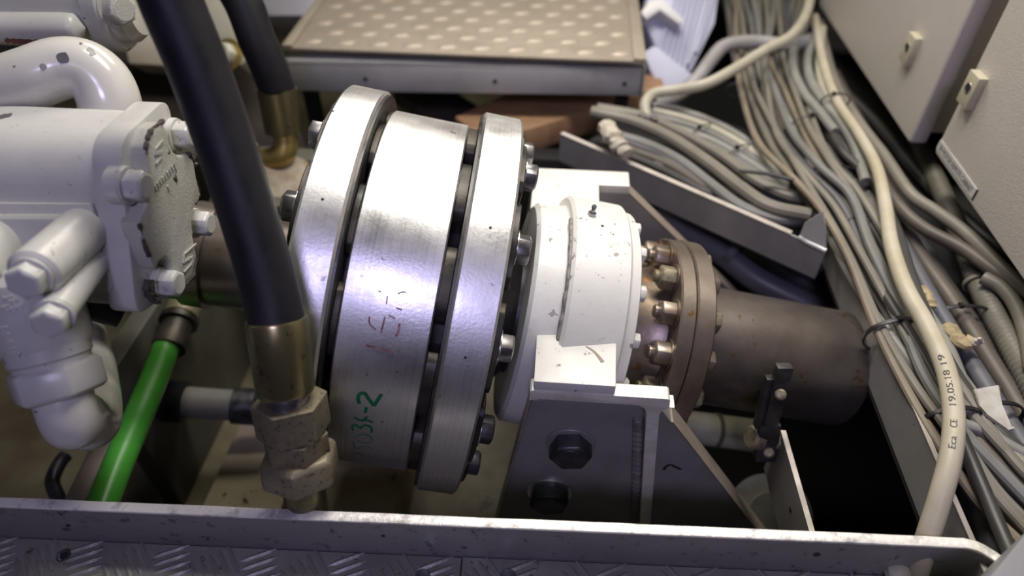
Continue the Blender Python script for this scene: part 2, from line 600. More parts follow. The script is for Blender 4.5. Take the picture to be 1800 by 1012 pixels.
# coaming: upstand along the opening, rounded corner at the right end
t = thing('coaming', deckp(LEN / 2, 0, ZD), 'grey painted steel coaming with worn bright edge across the front of the opening', 'coaming')
def lip_path():
    P = [pL + dL * (LEN * k / 30) for k in range(31)]
    R = .03
    c = pR - nL * R
    for k in range(1, 9):
        a = radians(62) * k / 8
        P.append(c + nL * R * cos(a) + dL * R * sin(a))
    e = (dL * cos(radians(62)) - nL * sin(radians(62)))
    P.append(P[-1] + e * .12)
    return P
LP = lip_path()
def offs(P, d):
    out = []
    for i, p in enumerate(P):
        q = (P[min(i + 1, len(P) - 1)] - P[max(i - 1, 0)]).normalized()
        out.append(p + V((-q.y, q.x, 0)) * d)
    return out
def strip(P, d0, d1, z0, z1, wob=0):
    A, Bq = offs(P, d0), offs(P, d1)
    vs, fs = [], []
    n = len(P)
    for i in range(n):
        w = wob * (random.random() - .5)
        for q, z in ((A[i], z0), (A[i], z1 + w), (Bq[i], z1 + w), (Bq[i], z0)):
            vs.append(V((q.x, q.y, H + z)))
    for i in range(n - 1):
        for k in range(4):
            j = (k + 1) % 4
            fs.append([4 * i + k, 4 * i + j, 4 * i + 4 + j, 4 * i + 4 + k])
    fs += [[0, 1, 2, 3], [4 * n - 4 + k for k in (3, 2, 1, 0)]]
    return MB().add(vs, fs)
strip(LP, 0, .0085, ZD - .05, ZL - .003).obj('upstand', LIPF, t, bevel=.0015)
strip(LP, -.0004, .0088, ZL - .0031, ZL, .0012).obj('worn_edge', LIPE, t, bevel=.0012)
for (x, y) in ((1440, 977), (668, 961), (103, 928)):
    s = along(on(x, y, 'z', ZL - .02))
    p = deckp(s, -.0006, ZL - .024 if x != 103 else ZL - .03)
    MB().cyl(p, p + nL * .001, .0032 if x == 1440 else .002, seg=18).obj('drilled_hole', INK, t)

# pale plug lying at the foot of the coaming
c = on(1578, 1006, 'z', ZD + .012)
b = MB().lathe([(-.012, 0), (-.010, .007), (-.003, .0105), (.004, .0095), (.008, .005), (.009, 0)], c, (0, -.25, 1), 24)
b.cyl(c + V((.006, 0, -.003)), c + V((.028, .003, -.004)), .0035, .002, seg=12)
tag(b.obj('plastic_plug', M('plug_plastic', (.60, .58, .45), (.5, .47, .35), rough=.4)), 'pale cream plastic plug lying against the front coaming', 'plug')

# grey panel in the near right corner
b = MB().prism([on(1728, 1025, 'z', -.50), on(1806, 930, 'z', -.50), on(1990, 930, 'z', -.50), on(1990, 1120, 'z', -.50), on(1690, 1120, 'z', -.5)], (0, 0, ZD + .50))
tag(b.obj('grey_cover', GREYP, bevel=.004), 'plain grey metal cover in the near right corner', 'cover')
# ------------------------------------------------------------------ flexible coupling on the shaft line
t = thing('shaft_coupling', AX0 + AX * -.175 - V((0, 0, .23)), 'large bright steel flexible coupling with two rings and a middle drum', 'coupling')
COUP = t
RR, RD = .22, .202
def lathe_s(prof, seg=128):
    return MB().lathe([(a, b) for a, b in prof], AX0, AX, seg, x=AU)
c_ = .0025
lathe_s([(-.2297, .06), (-.2297, RR - c_), (-.2297 - c_, RR), (-.2697 + c_, RR), (-.2697, RR - c_), (-.2697, .06)]).obj('outer_ring', ALU, t)
lathe_s([(-.0812, .06), (-.0812, RR - c_), (-.0812 - c_, RR), (-.1237 + c_, RR), (-.1237, RR - c_), (-.1237, .06)]).obj('outer_ring', ALU, t)
lathe_s([(-.1373, .06), (-.1373, RD - .0015), (-.1388, RD), (-.2188, RD), (-.2203, RD - .0015), (-.2203, .06)]).obj('drum', ALU, t)
# dark chamfer plates at the ring faces
for (a, b) in ((-.2297, -.2268), (-.1266, -.1237)):
    pass
lathe_s([(-.2299, .07), (-.2299, .2165), (-.2272, .2165), (-.2272, .07)], 96).obj('ring_plate', DARK, t)
lathe_s([(-.1264, .07), (-.1264, .2165), (-.1235, .2165), (-.1235, .07)], 96).obj('ring_plate', DARK, t)
# hub discs deep in the gaps
lathe_s([(-.2275, .05), (-.2275, .165), (-.219, .165), (-.219, .05)], 64).obj('hub_disc', DARK, t)
lathe_s([(-.139, .05), (-.139, .165), (-.122, .165), (-.122, .05)], 64).obj('hub_disc', DARK, t)
def kidney(t0, t1, r0, r1, a0, a1, mat, name, ch=.001):
    n = 10
    vs, fs = [], []
    for k in range(n + 1):
        a = a0 + (a1 - a0) * k / n
        e = sin(pi * k / n) ** .35 if 0 < k < n else 0.0
        rm, hw = (r0 + r1) / 2, (r1 - r0) / 2 * (.55 + .45 * e)
        for (tt, rr) in ((t0, rm - hw), (t0, rm + hw), (t1, rm + hw), (t1, rm - hw)):
            vs.append(sp(tt, rr, a))
    for k in range(n):
        for j in range(4):
            i = (j + 1) % 4
            fs.append([4 * k + j, 4 * k + i, 4 * k + 4 + i, 4 * k + 4 + j])
    fs += [[0, 1, 2, 3], [4 * n + j for j in (3, 2, 1, 0)]]
    return MB().add(vs, fs).obj(name, mat, t, bevel=ch, bseg=1)
for k in range(12):
    a = 3 + 30 * k
    # link packs in the two gaps
    kidney(-.2272, -.2203, .150, .2000, a - 11, a + 11, LINK, 'link_pack')
    kidney(-.1373, -.1264, .150, .2020, a + 4, a + 26, LINK, 'link_pack')
    # outer clamp plates and bolts
    kidney(-.2697 - .007, -.2697, .160, .2055, a - 13, a + 13, LINK, 'clamp_plate')
    kidney(-.0812, -.0812 + .007, .160, .2055, a - 13, a + 13, LINK, 'clamp_plate')
    bolt(t, sp(-.0742, .183, a), AX, .0148, .0125, BOLTB if k in (0, 11, 10) else BOLTZ, WASH, wr=1.2, wh=.16, x=sdir(a + 17))
    bolt(t, sp(-.2767, .183, a), -AX, .0148, .0125, BOLTZ, WASH, wr=1.2, wh=.16, x=sdir(a + 12))
# hub faces
lathe_s([(-.279, 0), (-.279, .10), (-.2697, .15), (-.2697, .05)], 64).obj('hub', DARK, t)
lathe_s([(-.0812, .05), (-.0812, .15), (-.072, .10), (-.05, .075), (-.044, .075), (-.044, 0)], 64).obj('hub', DARK, t)

def surf(px, r, lift=.0004):
    tt, an = on_shaft(px[0], px[1], r)
    return sp(tt, r + lift, an), sdir(an)
def strokes(lines, r, w, mat, name, parent, dens=6):
    for ln in lines:
        P = smooth_path([V((x, y, 0)) for x, y in ln], dens) if len(ln) > 2 else [V((*ln[0], 0)).lerp(V((*ln[1], 0)), k / 5) for k in range(6)]
        pts, nr = zip(*[surf((p.x, p.y), r) for p in P])
        ribbon(list(pts), list(nr), w).obj(name, mat, parent)
# handwriting 25034-2 in green, read from below upwards
def z5(x, y):   # zoom of 580..780 x 640..840, 5.06x
    return (580 + x / 5.06, 640 + y / 5.06)
G = lambda *p: [z5(*q) for q in p]
strokes([G((262, 350), (250, 300), (270, 262), (310, 262), (345, 310), (392, 370)), G((392, 370), (420, 325), (458, 268))], RD, .0034, GREENI, 'marker_stroke', t)
strokes([G((325, 382), (312, 430))], RD, .0030, GREENI, 'marker_stroke', t)
strokes([G((215, 468), (262, 496), (300, 492), (330, 468)), G((282, 502), (330, 498), (382, 516))], RD, .0022, GREENI, 'marker_stroke', t)
strokes([G((205, 588), (200, 545), (232, 540), (268, 572)), G((268, 572), (300, 545), (350, 550), (372, 580), (366, 606))], RD, .0021, GREENI, 'marker_stroke', t)
strokes([G((225, 655), (270, 628), (330, 632), (372, 665), (372, 692), (330, 704), (262, 690), (226, 662))], RD, .0018, GREENF, 'marker_stroke', t)
strokes([G((212, 692), (218, 735), (262, 752)), G((262, 752), (285, 735), (330, 735), (372, 752), (382, 768))], RD, .0018, GREENF, 'marker_stroke', t)
strokes([G((222, 800), (240, 785), (275, 800), (300, 815)), G((392, 806), (404, 838))], RD, .0015, GREENF, 'marker_stroke', t)
strokes([G((455, 515), (472, 517))], RD, .0024, GREENF, 'marker_stroke', t)
def z6(x, y):   # zoom of 620..740 x 480..640, 6.325x
    return (620 + x / 6.325, 480 + y / 6.325)
K = lambda *p: [z6(*q) for q in p]
for ln, w in ((K((145, 800), (250, 825), (460, 880)), .0026), (K((520, 560), (510, 640), (480, 700)), .0022), (K((185, 480), (190, 560), (260, 630)), .0014),
              (K((360, 480), (335, 580), (315, 660)), .0016), (K((400, 465), (470, 505)), .0013), (K((285, 195), (315, 208)), .0012), (K((500, 230), (545, 210), (590, 212)), .0013), (K((480, 385), (550, 408)), .0015), (K((385, 255), (375, 345)), .0011)):
    strokes([ln], RD, w, REDI, 'red_mark', t)
# small drilled pin holes in the rings
for (x, y) in ((567, 350), (818, 628), (862, 400), (585, 195)):
    tt, an = on_shaft(x, y, RR)
    p = sp(tt, RR, an)
    MB().cyl(p - sdir(an) * .002, p + sdir(an) * .0003, .0013, seg=12).obj('pin_hole', INK, t)

# shaft from the gearbox, left of the coupling
t = thing('drive_shaft', AX0 + AX * -.45 - V((0, 0, .06)), 'brown oxidised drive shaft running behind the pump into the coupling', 'shaft')
lathe_s([(-.90, 0), (-.90, .056), (-.30, .056), (-.279, .06), (-.279, 0)], 48).obj('shaft_body', BROWND, t)
lathe_s([(-.42, .05), (-.42, .061), (-.395, .061), (-.395, .05)], 48).obj('shaft_collar', BROWND, t)

# ------------------------------------------------------------------ bearing housing
BT0, BT1 = -.046, .067
ZF = -.508                                       # top of the feet (from camera height)
t = thing('bearing_housing', AX0 + AX * .01 - V((0, 0, .15)), 'white painted bearing housing with grease nipple between coupling and brown flange', 'bearing')
lathe_s([(BT0, .05), (BT0, .126), (BT0 + .004, .131), (-.012, .133), (-.007, .137), (-.007, .05)], 96).obj('body', HOUS, t)
lathe_s([(-.010, .10), (-.010, .1435), (-.0065, .147), (.052, .147), (.0545, .1445), (.0545, .10)], 96).obj('cap', HOUS, t)
lathe_s([(.0545, .04), (.0545, .141), (.0655, .1395), (.067, .137), (.067, .04)], 96).obj('end_cover', HOUS, t)
for k in range(16):
    a = 18 + 22.5 * k
    bolt(t, sp(.067, .1275, a), AX, .0088, .0075, HOUS, x=sdir(a + 10))
# raised seam of old sealant round the cap step
for a0, a1 in ((20, 96),):
    P = [sp(-.0105, .138, a0 + (a1 - a0) * k / 40) for k in range(41)]
    MB().tube(P, [.0022 + .0012 * random.random() for _ in P], 6).obj('sealant_bead', M('dirty_bead', (.30, .28, .25), (.12, .11, .10), scale=90, rough=.7), t)
# feet: front and rear pads
f0, f1 = on(938, 671, 'z', ZF), on(1083, 678, 'z', ZF)
YF = .5 * (f0.y + f1.y)
xa, xb = f0.x, f1.x
MB().prism([(xa, YF, H + ZF), (xb, YF, H + ZF), (xb + .004, .52, H + ZF), (xa - .001, .52, H + ZF)], (0, 0, -.013)).obj('foot', HOUS, t, bevel=.002)
YRr = on(1000, 322, 'z', ZF - .0135).y
MB().prism([(xa - .02, YRr + .004, H + ZF), (xb - .012, YRr + .004, H + ZF), (xb - .012, .65, H + ZF), (xa - .02, .65, H + ZF)], (0, 0, -.013)).obj('foot', HOUS, t, bevel=.002)
# lower half and web below the body (seen left of the front bracket)
MB().prism([(xa - .004, .487, H + ZF - .013), (xb - .01, .487, H + ZF - .013), (xb - .01, .69, H + ZF - .013), (xa - .004, .69, H + ZF - .013)], (0, 0, -.16)).obj('lower_half', HOUS, t, bevel=.004)
# grease nipple
tt, an = on_shaft(1040, 378, .147)
n = sdir(an)
p = sp(tt, .146, an)
MB().hexp(p, n, .0048, .005, ch=.1).cyl(p + n * .004, p + n * .009, .0026, .0022, seg=12).lathe([(.009, .0016), (.0105, .003), (.0125, .0028), (.014, .0012), (.014, 0)], p, n, 14).obj('grease_nipple', BOLTZ, t)
for (x, y, w) in ((1059, 397, .003), (1078, 412, .0015)):
    tt, an = on_shaft(x, y, .147)
    MB().cyl(sp(tt, .1465, an), sp(tt, .1473, an), w * .6, seg=10).obj('paint_chip', INK, t)
q = [surf(z, .147, .0003) for z in ((1036, 478), (1060, 500), (1075, 520))]
def on_foot(x, y):
    return on(x, y, 'z', ZF + .0004)
P = smooth_path([on_foot(1030, 608), on_foot(1045, 618), on_foot(1060, 636)], 5)
ribbon(P, [V((0, 0, 1))] * len(P), [.001 + .003 * k / len(P) for k in range(len(P))]).obj('scrape_mark', M('scrape', (.30, .26, .20), rough=.7), t)

# ------------------------------------------------------------------ intermediate flange and tail shaft
t = thing('propeller_shaft', AX0 + AX * .27 - V((0, 0, .08)), 'brown oxidised tail shaft with bolted flange pair right of the white bearing', 'shaft')
lathe_s([(.067, 0), (.067, .082), (.10, .078), (.118, .086), (.118, 0)], 64).obj('hub', BROWN, t)
lathe_s([(.1185, 0), (.1185, .117), (.1205, .119), (.1345, .119), (.136, .1175), (.136, 0)], 96).obj('flange_disc', BROWN, t)
lathe_s([(.1365, 0), (.1365, .1185), (.138, .1205), (.156, .1205), (.158, .1185), (.158, 0)], 96).obj('flange_disc', BROWN, t)
lathe_s([(.158, .0), (.158, .082), (.166, .0735), (.18, .0725), (.368, .0725), (.373, .071), (.376, .066), (.376, 0)], 96).obj('tube', BROWND, t)
lathe_s([(.376, 0), (.376, .034), (.80, .034), (.80, 0)], 48).obj('tail_end', BROWND, t)
for k in range(14):
    a = 8.5 + 25.714 * k
    bolt(t, sp(.1185, .1, a), -AX, .0142, .0165, BROWN if k % 3 else ZG, BROWN, wr=1.2, wh=.12, x=sdir(a + 21 * (k % 3)), name='nut', stud=.006)
    bolt(t, sp(.158, .1, a), AX, .0135, .0105, BROWN if k % 2 else ZG, x=sdir(a + 14 * (k % 4)))

# ------------------------------------------------------------------ bearing brackets
def bracket_front():
    z1 = ZF - .0135
    zt = H + z1
    yo, yk, yb = YF - .0005, YF + .015, YF + .016
    a_, b_ = on(931, 692, 'z', z1), on(1179, 705, 'z', z1)
    xl, xr = a_.x, b_.x
    xw = on(1131, 800, 'y', yo).x
    zlow = H - .88
    t = thing('bearing_bracket', ((xl + xr) / 2, .43, zlow), 'welded steel bracket with ground bright edges and two black bolts, in front of bearing', 'bracket', 'bearing brackets')
    tk, w, R = .0125, .0062, .013
    pts = [(xl, zt - .002), (xl + .002, zt), (xr - .002, zt), (xr, zt - .002), (xr + .001, zt - tk)]
    for k in range(6):
        a = radians(90 * k / 5)
        pts.append((xw + w + R - R * sin(a), zt - tk - R + R * cos(a)))
    lean = on(1129, 945, 'y', yo)
    sl = (lean.x - xw) / (lean.z - on(1131, 800, 'y', yo).z)
    xbot = xw + sl * (zlow - on(1131, 800, 'y', yo).z)
    pts += [(xbot + w, zlow), (xbot - w, zlow)]
    for k in range(6):
        a = radians(90 - 90 * k / 5)
        pts.append((xw - w - R + R * sin(a), zt - tk - R + R * cos(a)))
    pts += [(xl, zt - tk)]
    MB().prism([(x, yo, z) for x, z in pts], (0, yk - yo, 0)).obj('ground_tee_edge', BRKE, t, bevel=.0016)
    # web behind the ground edge
    zz_ = zt - tk - .01
    MB().prism([(xw - w + .0006, yk, zz_), (xw + w - .0006, yk, zz_), (xbot + w - .0006, yk, zlow), (xbot - w + .0006, yk, zlow)], (0, yb + .01 - yk, 0)).obj('web', BRKT, t)
    # underside shelf from the edge back to the plate, below the sight line
    c = [on(934, 703, 'y', yb), on(866, 948, 'y', yb), on(1352, 962, 'y', yb), on(1156, 711, 'y', yb)]
    c[1] = c[1] + (c[1] - c[0]) * ((zlow - c[1].z) / (c[1].z - c[0].z))
    c[2] = c[2] + (c[2] - c[3]) * ((zlow - c[2].z) / (c[2].z - c[3].z))
    MB().prism(c, (0, .0225, 0)).obj('gusset_plate', BRKT, t, bevel=.0015)
    e0, e1 = c[3], c[2]
    d = (e1 - e0).normalized()
    e0 = e0 + d * .033
    nn = V((-d.z, 0, d.x))
    nn = nn if nn.x > 0 else -nn
    MB().prism([e0 + nn * .0003, e1 + nn * .0003, e1 + nn * .0003 + V((0, .023, 0)), e0 + nn * .0003 + V((0, .023, 0))], nn * .0016).obj('ground_edge', BRKB, t)
    e0, e1 = c[0], c[1]
    d = (e1 - e0).normalized()
    nn = V((d.z, 0, -d.x))
    nn = nn if nn.x < 0 else -nn
    MB().prism([e0 + nn * .0003, e1 + nn * .0003, e1 + nn * .0003 + V((0, .023, 0)), e0 + nn * .0003 + V((0, .023, 0))], nn * .0016).obj('ground_edge', BRKB, t)
    P = [V((xw + (xbot - xw) * k / 66 - w - .004, yb - .003, zt - tk - .04 - k * .0045)) for k in range(66)]
    MB().tube(P, [.0042 + .0016 * (k % 2) + .0006 * random.random() for k in range(66)], 7).obj('weld_bead', BRKT, t)
    for (x, y) in ((1003, 778), (966, 862)):
        o = on(x, y, 'y', yb)
        bolt(t, o, (0, -1, 0), .0232, .0185, BOLTB, WASH if y > 800 else BRKT, wr=1.17, wh=.16, x=V((1, 0, .15 if y < 800 else .3)))
    P = smooth_path([on(x, y, 'y', yb - .0005) for x, y in ((1166, 826), (1172, 819), (1180, 817), (1188, 821), (1198, 825))], 4)
    ribbon(P, [V((0, -1, 0))] * len(P), .0034).obj('marker_stroke', INK, t)
def bracket_rear():
    z1 = ZF - .0135
    zt = H + z1
    yb = on(1000, 322, 'z', z1).y
    pl, pr = on(935, 320, 'z', z1), on(1107, 326, 'z', z1)
    t = thing('bearing_bracket', ((pl.x + pr.x) / 2, yb, H - .88), 'dark steel bracket carrying the rear foot, behind the bearing', 'bracket', 'bearing brackets')
    MB().span((pl.x, yb, zt - .013), (pr.x, yb + .034, zt)).obj('ground_tee_edge', BRKE, t, bevel=.0016)
    e = on(1240, 462, 'y', yb)
    k = (H - .88 - e.z) / (e.z - zt)
    c = [V((pl.x, yb + .002, zt - .012)), V((pr.x - .002, yb + .002, zt - .012)), V((e.x + (e.x - pr.x) * k, yb + .002, H - .88)), V((pl.x - .04, yb + .002, H - .88))]
    MB().prism(c, (0, .02, 0)).obj('gusset_plate', BRKT, t, bevel=.0015)
    d = (c[2] - c[1]).normalized()
    nn = V((-d.z, 0, d.x))
    nn = nn if nn.x > 0 else -nn
    MB().prism([c[1] + nn * .0003, c[2] + nn * .0003, c[2] + nn * .0003 + V((0, .0205, 0)), c[1] + nn * .0003 + V((0, .0205, 0))], nn * .0016).obj('ground_edge', BRKB, t)
    return yb
BRKB = M('ground_brown_edge', (.46, .39, .32), (.34, .29, .24), scale=30, rough=.5, metal=.5)
bracket_front()
yr = bracket_rear()
# ------------------------------------------------------------------ gear pump, upper left
XC = -.33
def px_(x, y, X=XC):
    return on(x, y, 'x', X)
t = thing('gear_pump', (-.42, .45, H - .42), 'white painted gear pump with scalloped end cover and chipped bolts', 'pump')
OUT = [(285, 214), (294, 233), (298, 252), (304, 266), (316, 276), (328, 269), (341, 283), (346, 315), (353, 344), (343, 361), (337, 379), (339, 415), (346, 450), (338, 486), (317, 505), (308, 497), (306, 478), (301, 458), (292, 449), (281, 458), (273, 473), (262, 450), (253, 425), (243, 392), (258, 362), (265, 340), (263, 312), (257, 287), (255, 258), (263, 238), (268, 226)]
MB().prism([px_(x, y) for x, y in OUT], (-.016, 0, 0)).obj('end_cover', PUMPC, t, bevel=.0022)
# flange and body: rounded section pushed along -X
XFl = XC - .0125
quad = [V((XFl, .376, H - .402)), V((XFl, .440, H - .283)), V((XFl, .520, H - .287)), V((XFl, .462, H - .430))]
def rounded(poly, rs, n=8):
    out = []
    m = len(poly)
    for i in range(m):
        p, a, b = poly[i], poly[i - 1], poly[(i + 1) % m]
        r = rs[i]
        u, w = (a - p).normalized(), (b - p).normalized()
        p0, p1 = p + u * r, p + w * r
        for k in range(n + 1):
            q = k / n
            out.append(p0 * (1 - q) ** 2 + p * 2 * q * (1 - q) + p1 * q * q)
    return out
cen = sum(quad, V((0, 0, 0))) / 4
fl = rounded([cen + (q - cen) * 1.06 for q in quad], [.016, .02, .02, .018])
MB().prism(fl, (-.024, 0, 0)).obj('flange', PUMP, t, bevel=.002)
bd = rounded([cen + (q - cen) * .97 - V((.02, 0, 0)) for q in quad], [.008, .034, .02, .014])
MB().prism(bd, (-.5, 0, 0)).obj('body', PUMP, t, bevel=.0015)
# lugs and bolts in the scallops
for (x, y, rc) in ((224, 326, .0130), (284, 497, .0125), (309, 237, .0125), (342, 392, .0120)):
    c = px_(x, y, XFl + .002)
    MB().cyl(c + V((-.012, 0, 0)), c + V((.0012, 0, 0)), rc * 1.2, seg=28, ch=.001).obj('bolt_lug', PUMP, t)
    bolt(t, c + V((.0012, 0, 0)), (1, 0, 0), rc, .0135, PUMP, PUMP, wr=1.15, wh=.1, x=(0, .4, 1))
# cast emblem and lettering on the cover
def cover_stroke(pts, w, mat=PUMPC, name='cast_mark'):
    P = [px_(x, y, XC + .0001) for x, y in pts]
    b = MB()
    for a, c in zip(P, P[1:]):
        d = (c - a).normalized()
        s_ = d.cross(V((1, 0, 0))) * w / 2
        b.prism([a + s_, c + s_, c - s_, a - s_], (.0011, 0, 0))
    b.obj(name, mat, t)
def ce(x, y):      # zoom of 240..350 x 220..340, 8.43x
    return (240 + x / 8.43, 220 + y / 8.43)
cover_stroke([ce(385, 225), ce(275, 355), ce(272, 440), ce(345, 375)], .0016)
cover_stroke([ce(320, 440), ce(375, 385), ce(372, 460), ce(278, 575)], .0016)
cover_stroke([(344, 428), (323, 447), (322, 462), (333, 452)], .0015)
cover_stroke([(329, 458), (338, 450), (336, 463), (323, 478)], .0015)
o0, o1 = px_(*ce(270, 940), XC + .0004), px_(*ce(585, 570), XC + .0004)
ex = (o1 - o0).normalized()
ey = V((1, 0, 0)).cross(ex)
# illegible cast lettering: short raised dashes in two rows, as the photograph shows it
for i in range(9):
    q = i / 9
    a = o0.lerp(o1, q + .01)
    b_ = o0.lerp(o1, q + .075)
    s_ = ey * .0045
    MB().prism([a - s_ * .5, b_ - s_ * .5, b_ + s_ * (.2 + .3 * (i % 2)), a + s_ * .5], (.0007, 0, 0)).obj('cast_mark', PUMPC, t)
for (x, y) in (ce(585, 800), ce(470, 930)):
    c = px_(x, y, XC)
    MB().box(c + V((.0003, 0, 0)), (.001, .0022, .005)).obj('cast_mark', PUMPC, t)
# chipped dark edges of the cover and flange
CHIP = M('bare_chipped_edge', (.09, .07, .06), (.05, .04, .035), scale=80, rough=.6, bump=.4, bscale=300)
def edge_chip(pts, r):
    P = smooth_path([px_(x, y, XC - .0012) for x, y in pts], 5)
    MB().tube(P, [r * random.uniform(.45, 1.2) for _ in P], 7).obj('edge_chip', CHIP, t, rough=r * .15)
edge_chip([(286, 213), (270, 224), (262, 236), (256, 256), (256, 270)], .0021)
edge_chip([(244, 392), (252, 424), (262, 450)], .0020)
edge_chip([(330, 270), (340, 280), (343, 292)], .0030)
edge_chip([(346, 452), (341, 476), (336, 488), (318, 505)], .0022)
edge_chip([(345, 318), (350, 340), (344, 358)], .0014)
P = [px_(x, y, XFl + .0035) for x, y in ((262, 492), (258, 508), (264, 522), (276, 530))]
P = smooth_path(P, 5)
MB().tube(P, [.0045 * random.uniform(.6, 1.15) for _ in P], 8, flat=.5).obj('edge_chip', CHIP, t, rough=.0005)
# raised port plate on the front side
fn = V((0, -.865, .50)).normalized()            # front normal from the section
fn = (quad[1] - quad[0]).cross(V((1, 0, 0))).normalized()
if fn.y > 0:
    fn = -fn
p0 = (cen + (quad[0] - cen) * .97)
def onf(x, y, lift=0):
    r = ray(x, y)
    k = (p0 + fn * lift - EYE).dot(fn) / r.dot(fn)
    return EYE + r * k
MB().prism([onf(-330, 352), onf(166, 356), onf(188, 425), onf(205, 503), onf(200, 512), onf(-330, 512)], fn * .006).obj('port_plate', PUMP, t, bevel=.002)
MB().prism([onf(-330, 372), onf(140, 374), onf(176, 400), onf(186, 455), onf(188, 500), onf(-330, 505)], fn * .016).obj('port_block', PUMP, t, bevel=.006, bseg=3)
# two long bosses with bolts, pointing at the operator
def boss(a, b, r, rc, h):
    MB().cyl(a, b, r * 1.04, r, seg=36, ch=.003).obj('boss', PUMP, t)
    bolt(t, b, b - a, rc, h, PUMP, PUMP, wr=1.14, wh=.22, x=(1, .2, .4))
b0 = onf(150, 402)
boss(b0, at(57, 484, b0.dot(FWD) - EYE.dot(FWD) - .066), .0185, .0132, .011)
b0 = onf(166, 452)
boss(b0, at(96, 553, b0.dot(FWD) - EYE.dot(FWD) - .066), .0125, .0125, .011)
b0 = onf(10, 420)
MB().cyl(b0, at(-60, 490, b0.dot(FWD) - EYE.dot(FWD) - .05), .024, .024, seg=36, ch=.003).obj('boss', PUMP, t)
# down-pointing union, nut and elbow tube
U0, U1, U2, U3 = at(40, 470, .545), at(84, 612, .552), at(102, 664, .560), at(124, 725, .575)
ax = (U2 - U0).normalized()
L1 = (U1 - U0).length
MB().lathe([(0, 0), (0, .026), (.012, .0345), (L1 - .006, .0345), (L1, .0325), (L1, 0)], U0, ax, 56).obj('union_body', PUMP, t)
MB().lathe([(0, .02), (0, .0305), (.0085, .0305), (.0105, .0285), (.0145, .0285), (.0145, .02)], U1 - ax * .001, ax, 56).obj('union_collar', PUMP, t)
n0 = U1 + ax * .0125
MB().hexp(n0, ax, .0352, .028, x=V((.6, -.5, 0)), ch=.12, both=True).obj('union_nut', PUMP, t, bevel=.001, bseg=1)
# cast letters on the union body: raised lumps as in the photograph
for i, (x, y) in enumerate(((10, 588), (18, 600), (22, 612), (30, 622), (6, 576), (14, 522), (24, 527), (10, 538), (24, 541), (34, 536))):
    r_ = ray(x, y).normalized()
    oo = EYE - U0
    d2, o2 = r_ - ax * r_.dot(ax), oo - ax * oo.dot(ax)
    A_, B_, C_ = d2.dot(d2), 2 * d2.dot(o2), o2.dot(o2) - .0345 ** 2
    ds = B_ * B_ - 4 * A_ * C_
    if ds < 0:
        continue
    p = EYE + r_ * ((-B_ - sqrt(ds)) / (2 * A_))
    nn = (p - U0 - ax * (p - U0).dot(ax)).normalized()
    fx = nn.cross(ax)
    MB().box(p, (.0065, .002, .0012), (fx, ax, nn)).box(p + ax * .0022, (.002, .0042, .0012), (fx, ax, nn)).obj('cast_mark', PUMP, t, bevel=.0003, bseg=1)
# dark drain fitting under the body
c = at(180, 540, .60)
MB().cyl(c + V((-.03, 0, .02)), c + V((.01, .01, -.012)), .018, seg=24, ch=.002).cyl(c + V((.01, .02, .02)), c + V((.034, .03, -.006)), .013, seg=20, ch=.002).obj('drain_fitting', BOLTB, t)

# elbow pipe below the pump
P = [n0 + ax * .01, n0 + ax * .05, at(140, 733, .592), at(154, 747, .608), at(165, 743, .634), at(170, 722, .668), at(169, 682, .72), at(160, 622, .79), at(135, 540, .90)]
o = MB().tube(smooth_path(P, 8), .0222, 28).obj('elbow_pipe', PIPEW)
tag(o, 'white painted elbow pipe hanging below the pump nut', 'pipe')

# curved white pipe above the pump
P = [at(-190, 215, .62), at(-80, 190, .615), at(0, 158, .61), at(60, 137, .61), at(112, 120, .615), at(152, 124, .62), at(181, 150, .625), at(195, 190, .63), at(198, 240, .64), at(198, 290, .65)]
t = thing('curved_pipe', at(198, 290, .65), 'glossy white painted pipe curving down behind the top of the pump', 'pipe')
P = smooth_path(P, 10)
MB().tube(P, .0268, 36).obj('pipe_bend', PIPEW, t)
# scraped spots on the pipe: grey patches
for (x, y, r_, m_) in ((110, 102, .0052, 'a'), (76, 117, .0030, 'b'), (158, 88, .0030, 'b'), (162, 94, .0028, 'b'), (142, 77, .0014, 'a')):
    d = ray(x, y)
    best = min(((EYE + d * (.5 + .0005 * k) - q).length - .0268, k) for k in range(300) for q in P[::4] if abs((EYE + d * (.5 + .0005 * k) - q).length - .0268) < .002) if True else None
    hit = None
    for k in range(400):
        pt = EYE + d * (.5 + .0005 * k)
        q = min(P, key=lambda z: (z - pt).length)
        if (pt - q).length <= .0268:
            hit = (pt, (pt - q).normalized())
            break
    if hit:
        pt, nn = hit
        fx, fy, fz = frame(nn)
        rim = [pt + nn * .0002 + (fx * cos(a) + fy * sin(a)) * r_ * (.75 + .35 * random.random()) for a in [2 * pi * j / 11 for j in range(11)]]
        MB().prism(rim, nn * .0003).obj('paint_scrape', CC['slate'] if m_ == 'a' else CC['pale'], t)

# big white cylinder casing in the upper left corner
a_, b_ = at(-260, -18, .74), at(212, 0, .76)
ax = (b_ - a_).normalized()
t = thing('cylinder_casing', a_, 'white painted cylindrical casing with bolted end flange in the upper left corner', 'casing')
L = (b_ - a_).length
MB().lathe([(0, 0), (0, .052), (L - .02, .052), (L - .018, .055), (L - .004, .055), (L, .052), (L, 0)], a_, ax, 64).obj('cylinder', BEIGE if False else PUMP, t)
MB().lathe([(L, .0), (L, .045), (L + .012, .044), (L + .022, .036), (L + .024, 0)], a_, ax, 48).obj('end_cap', PIPEW, t)
q0, q1 = at(-220, 48, .706), at(150, 50, .722)
MB().tube(smooth_path([q0, q0.lerp(q1, .5), q1.lerp(q0, .1), q1], 6), [.016] * 12 + [.016, .0155, .015, .013, .010, .006, .001], 20).obj('rib', PUMP, t)
P = [at(x, y, .692) for x, y in ((8, 71), (40, 73), (75, 74), (98, 70))]
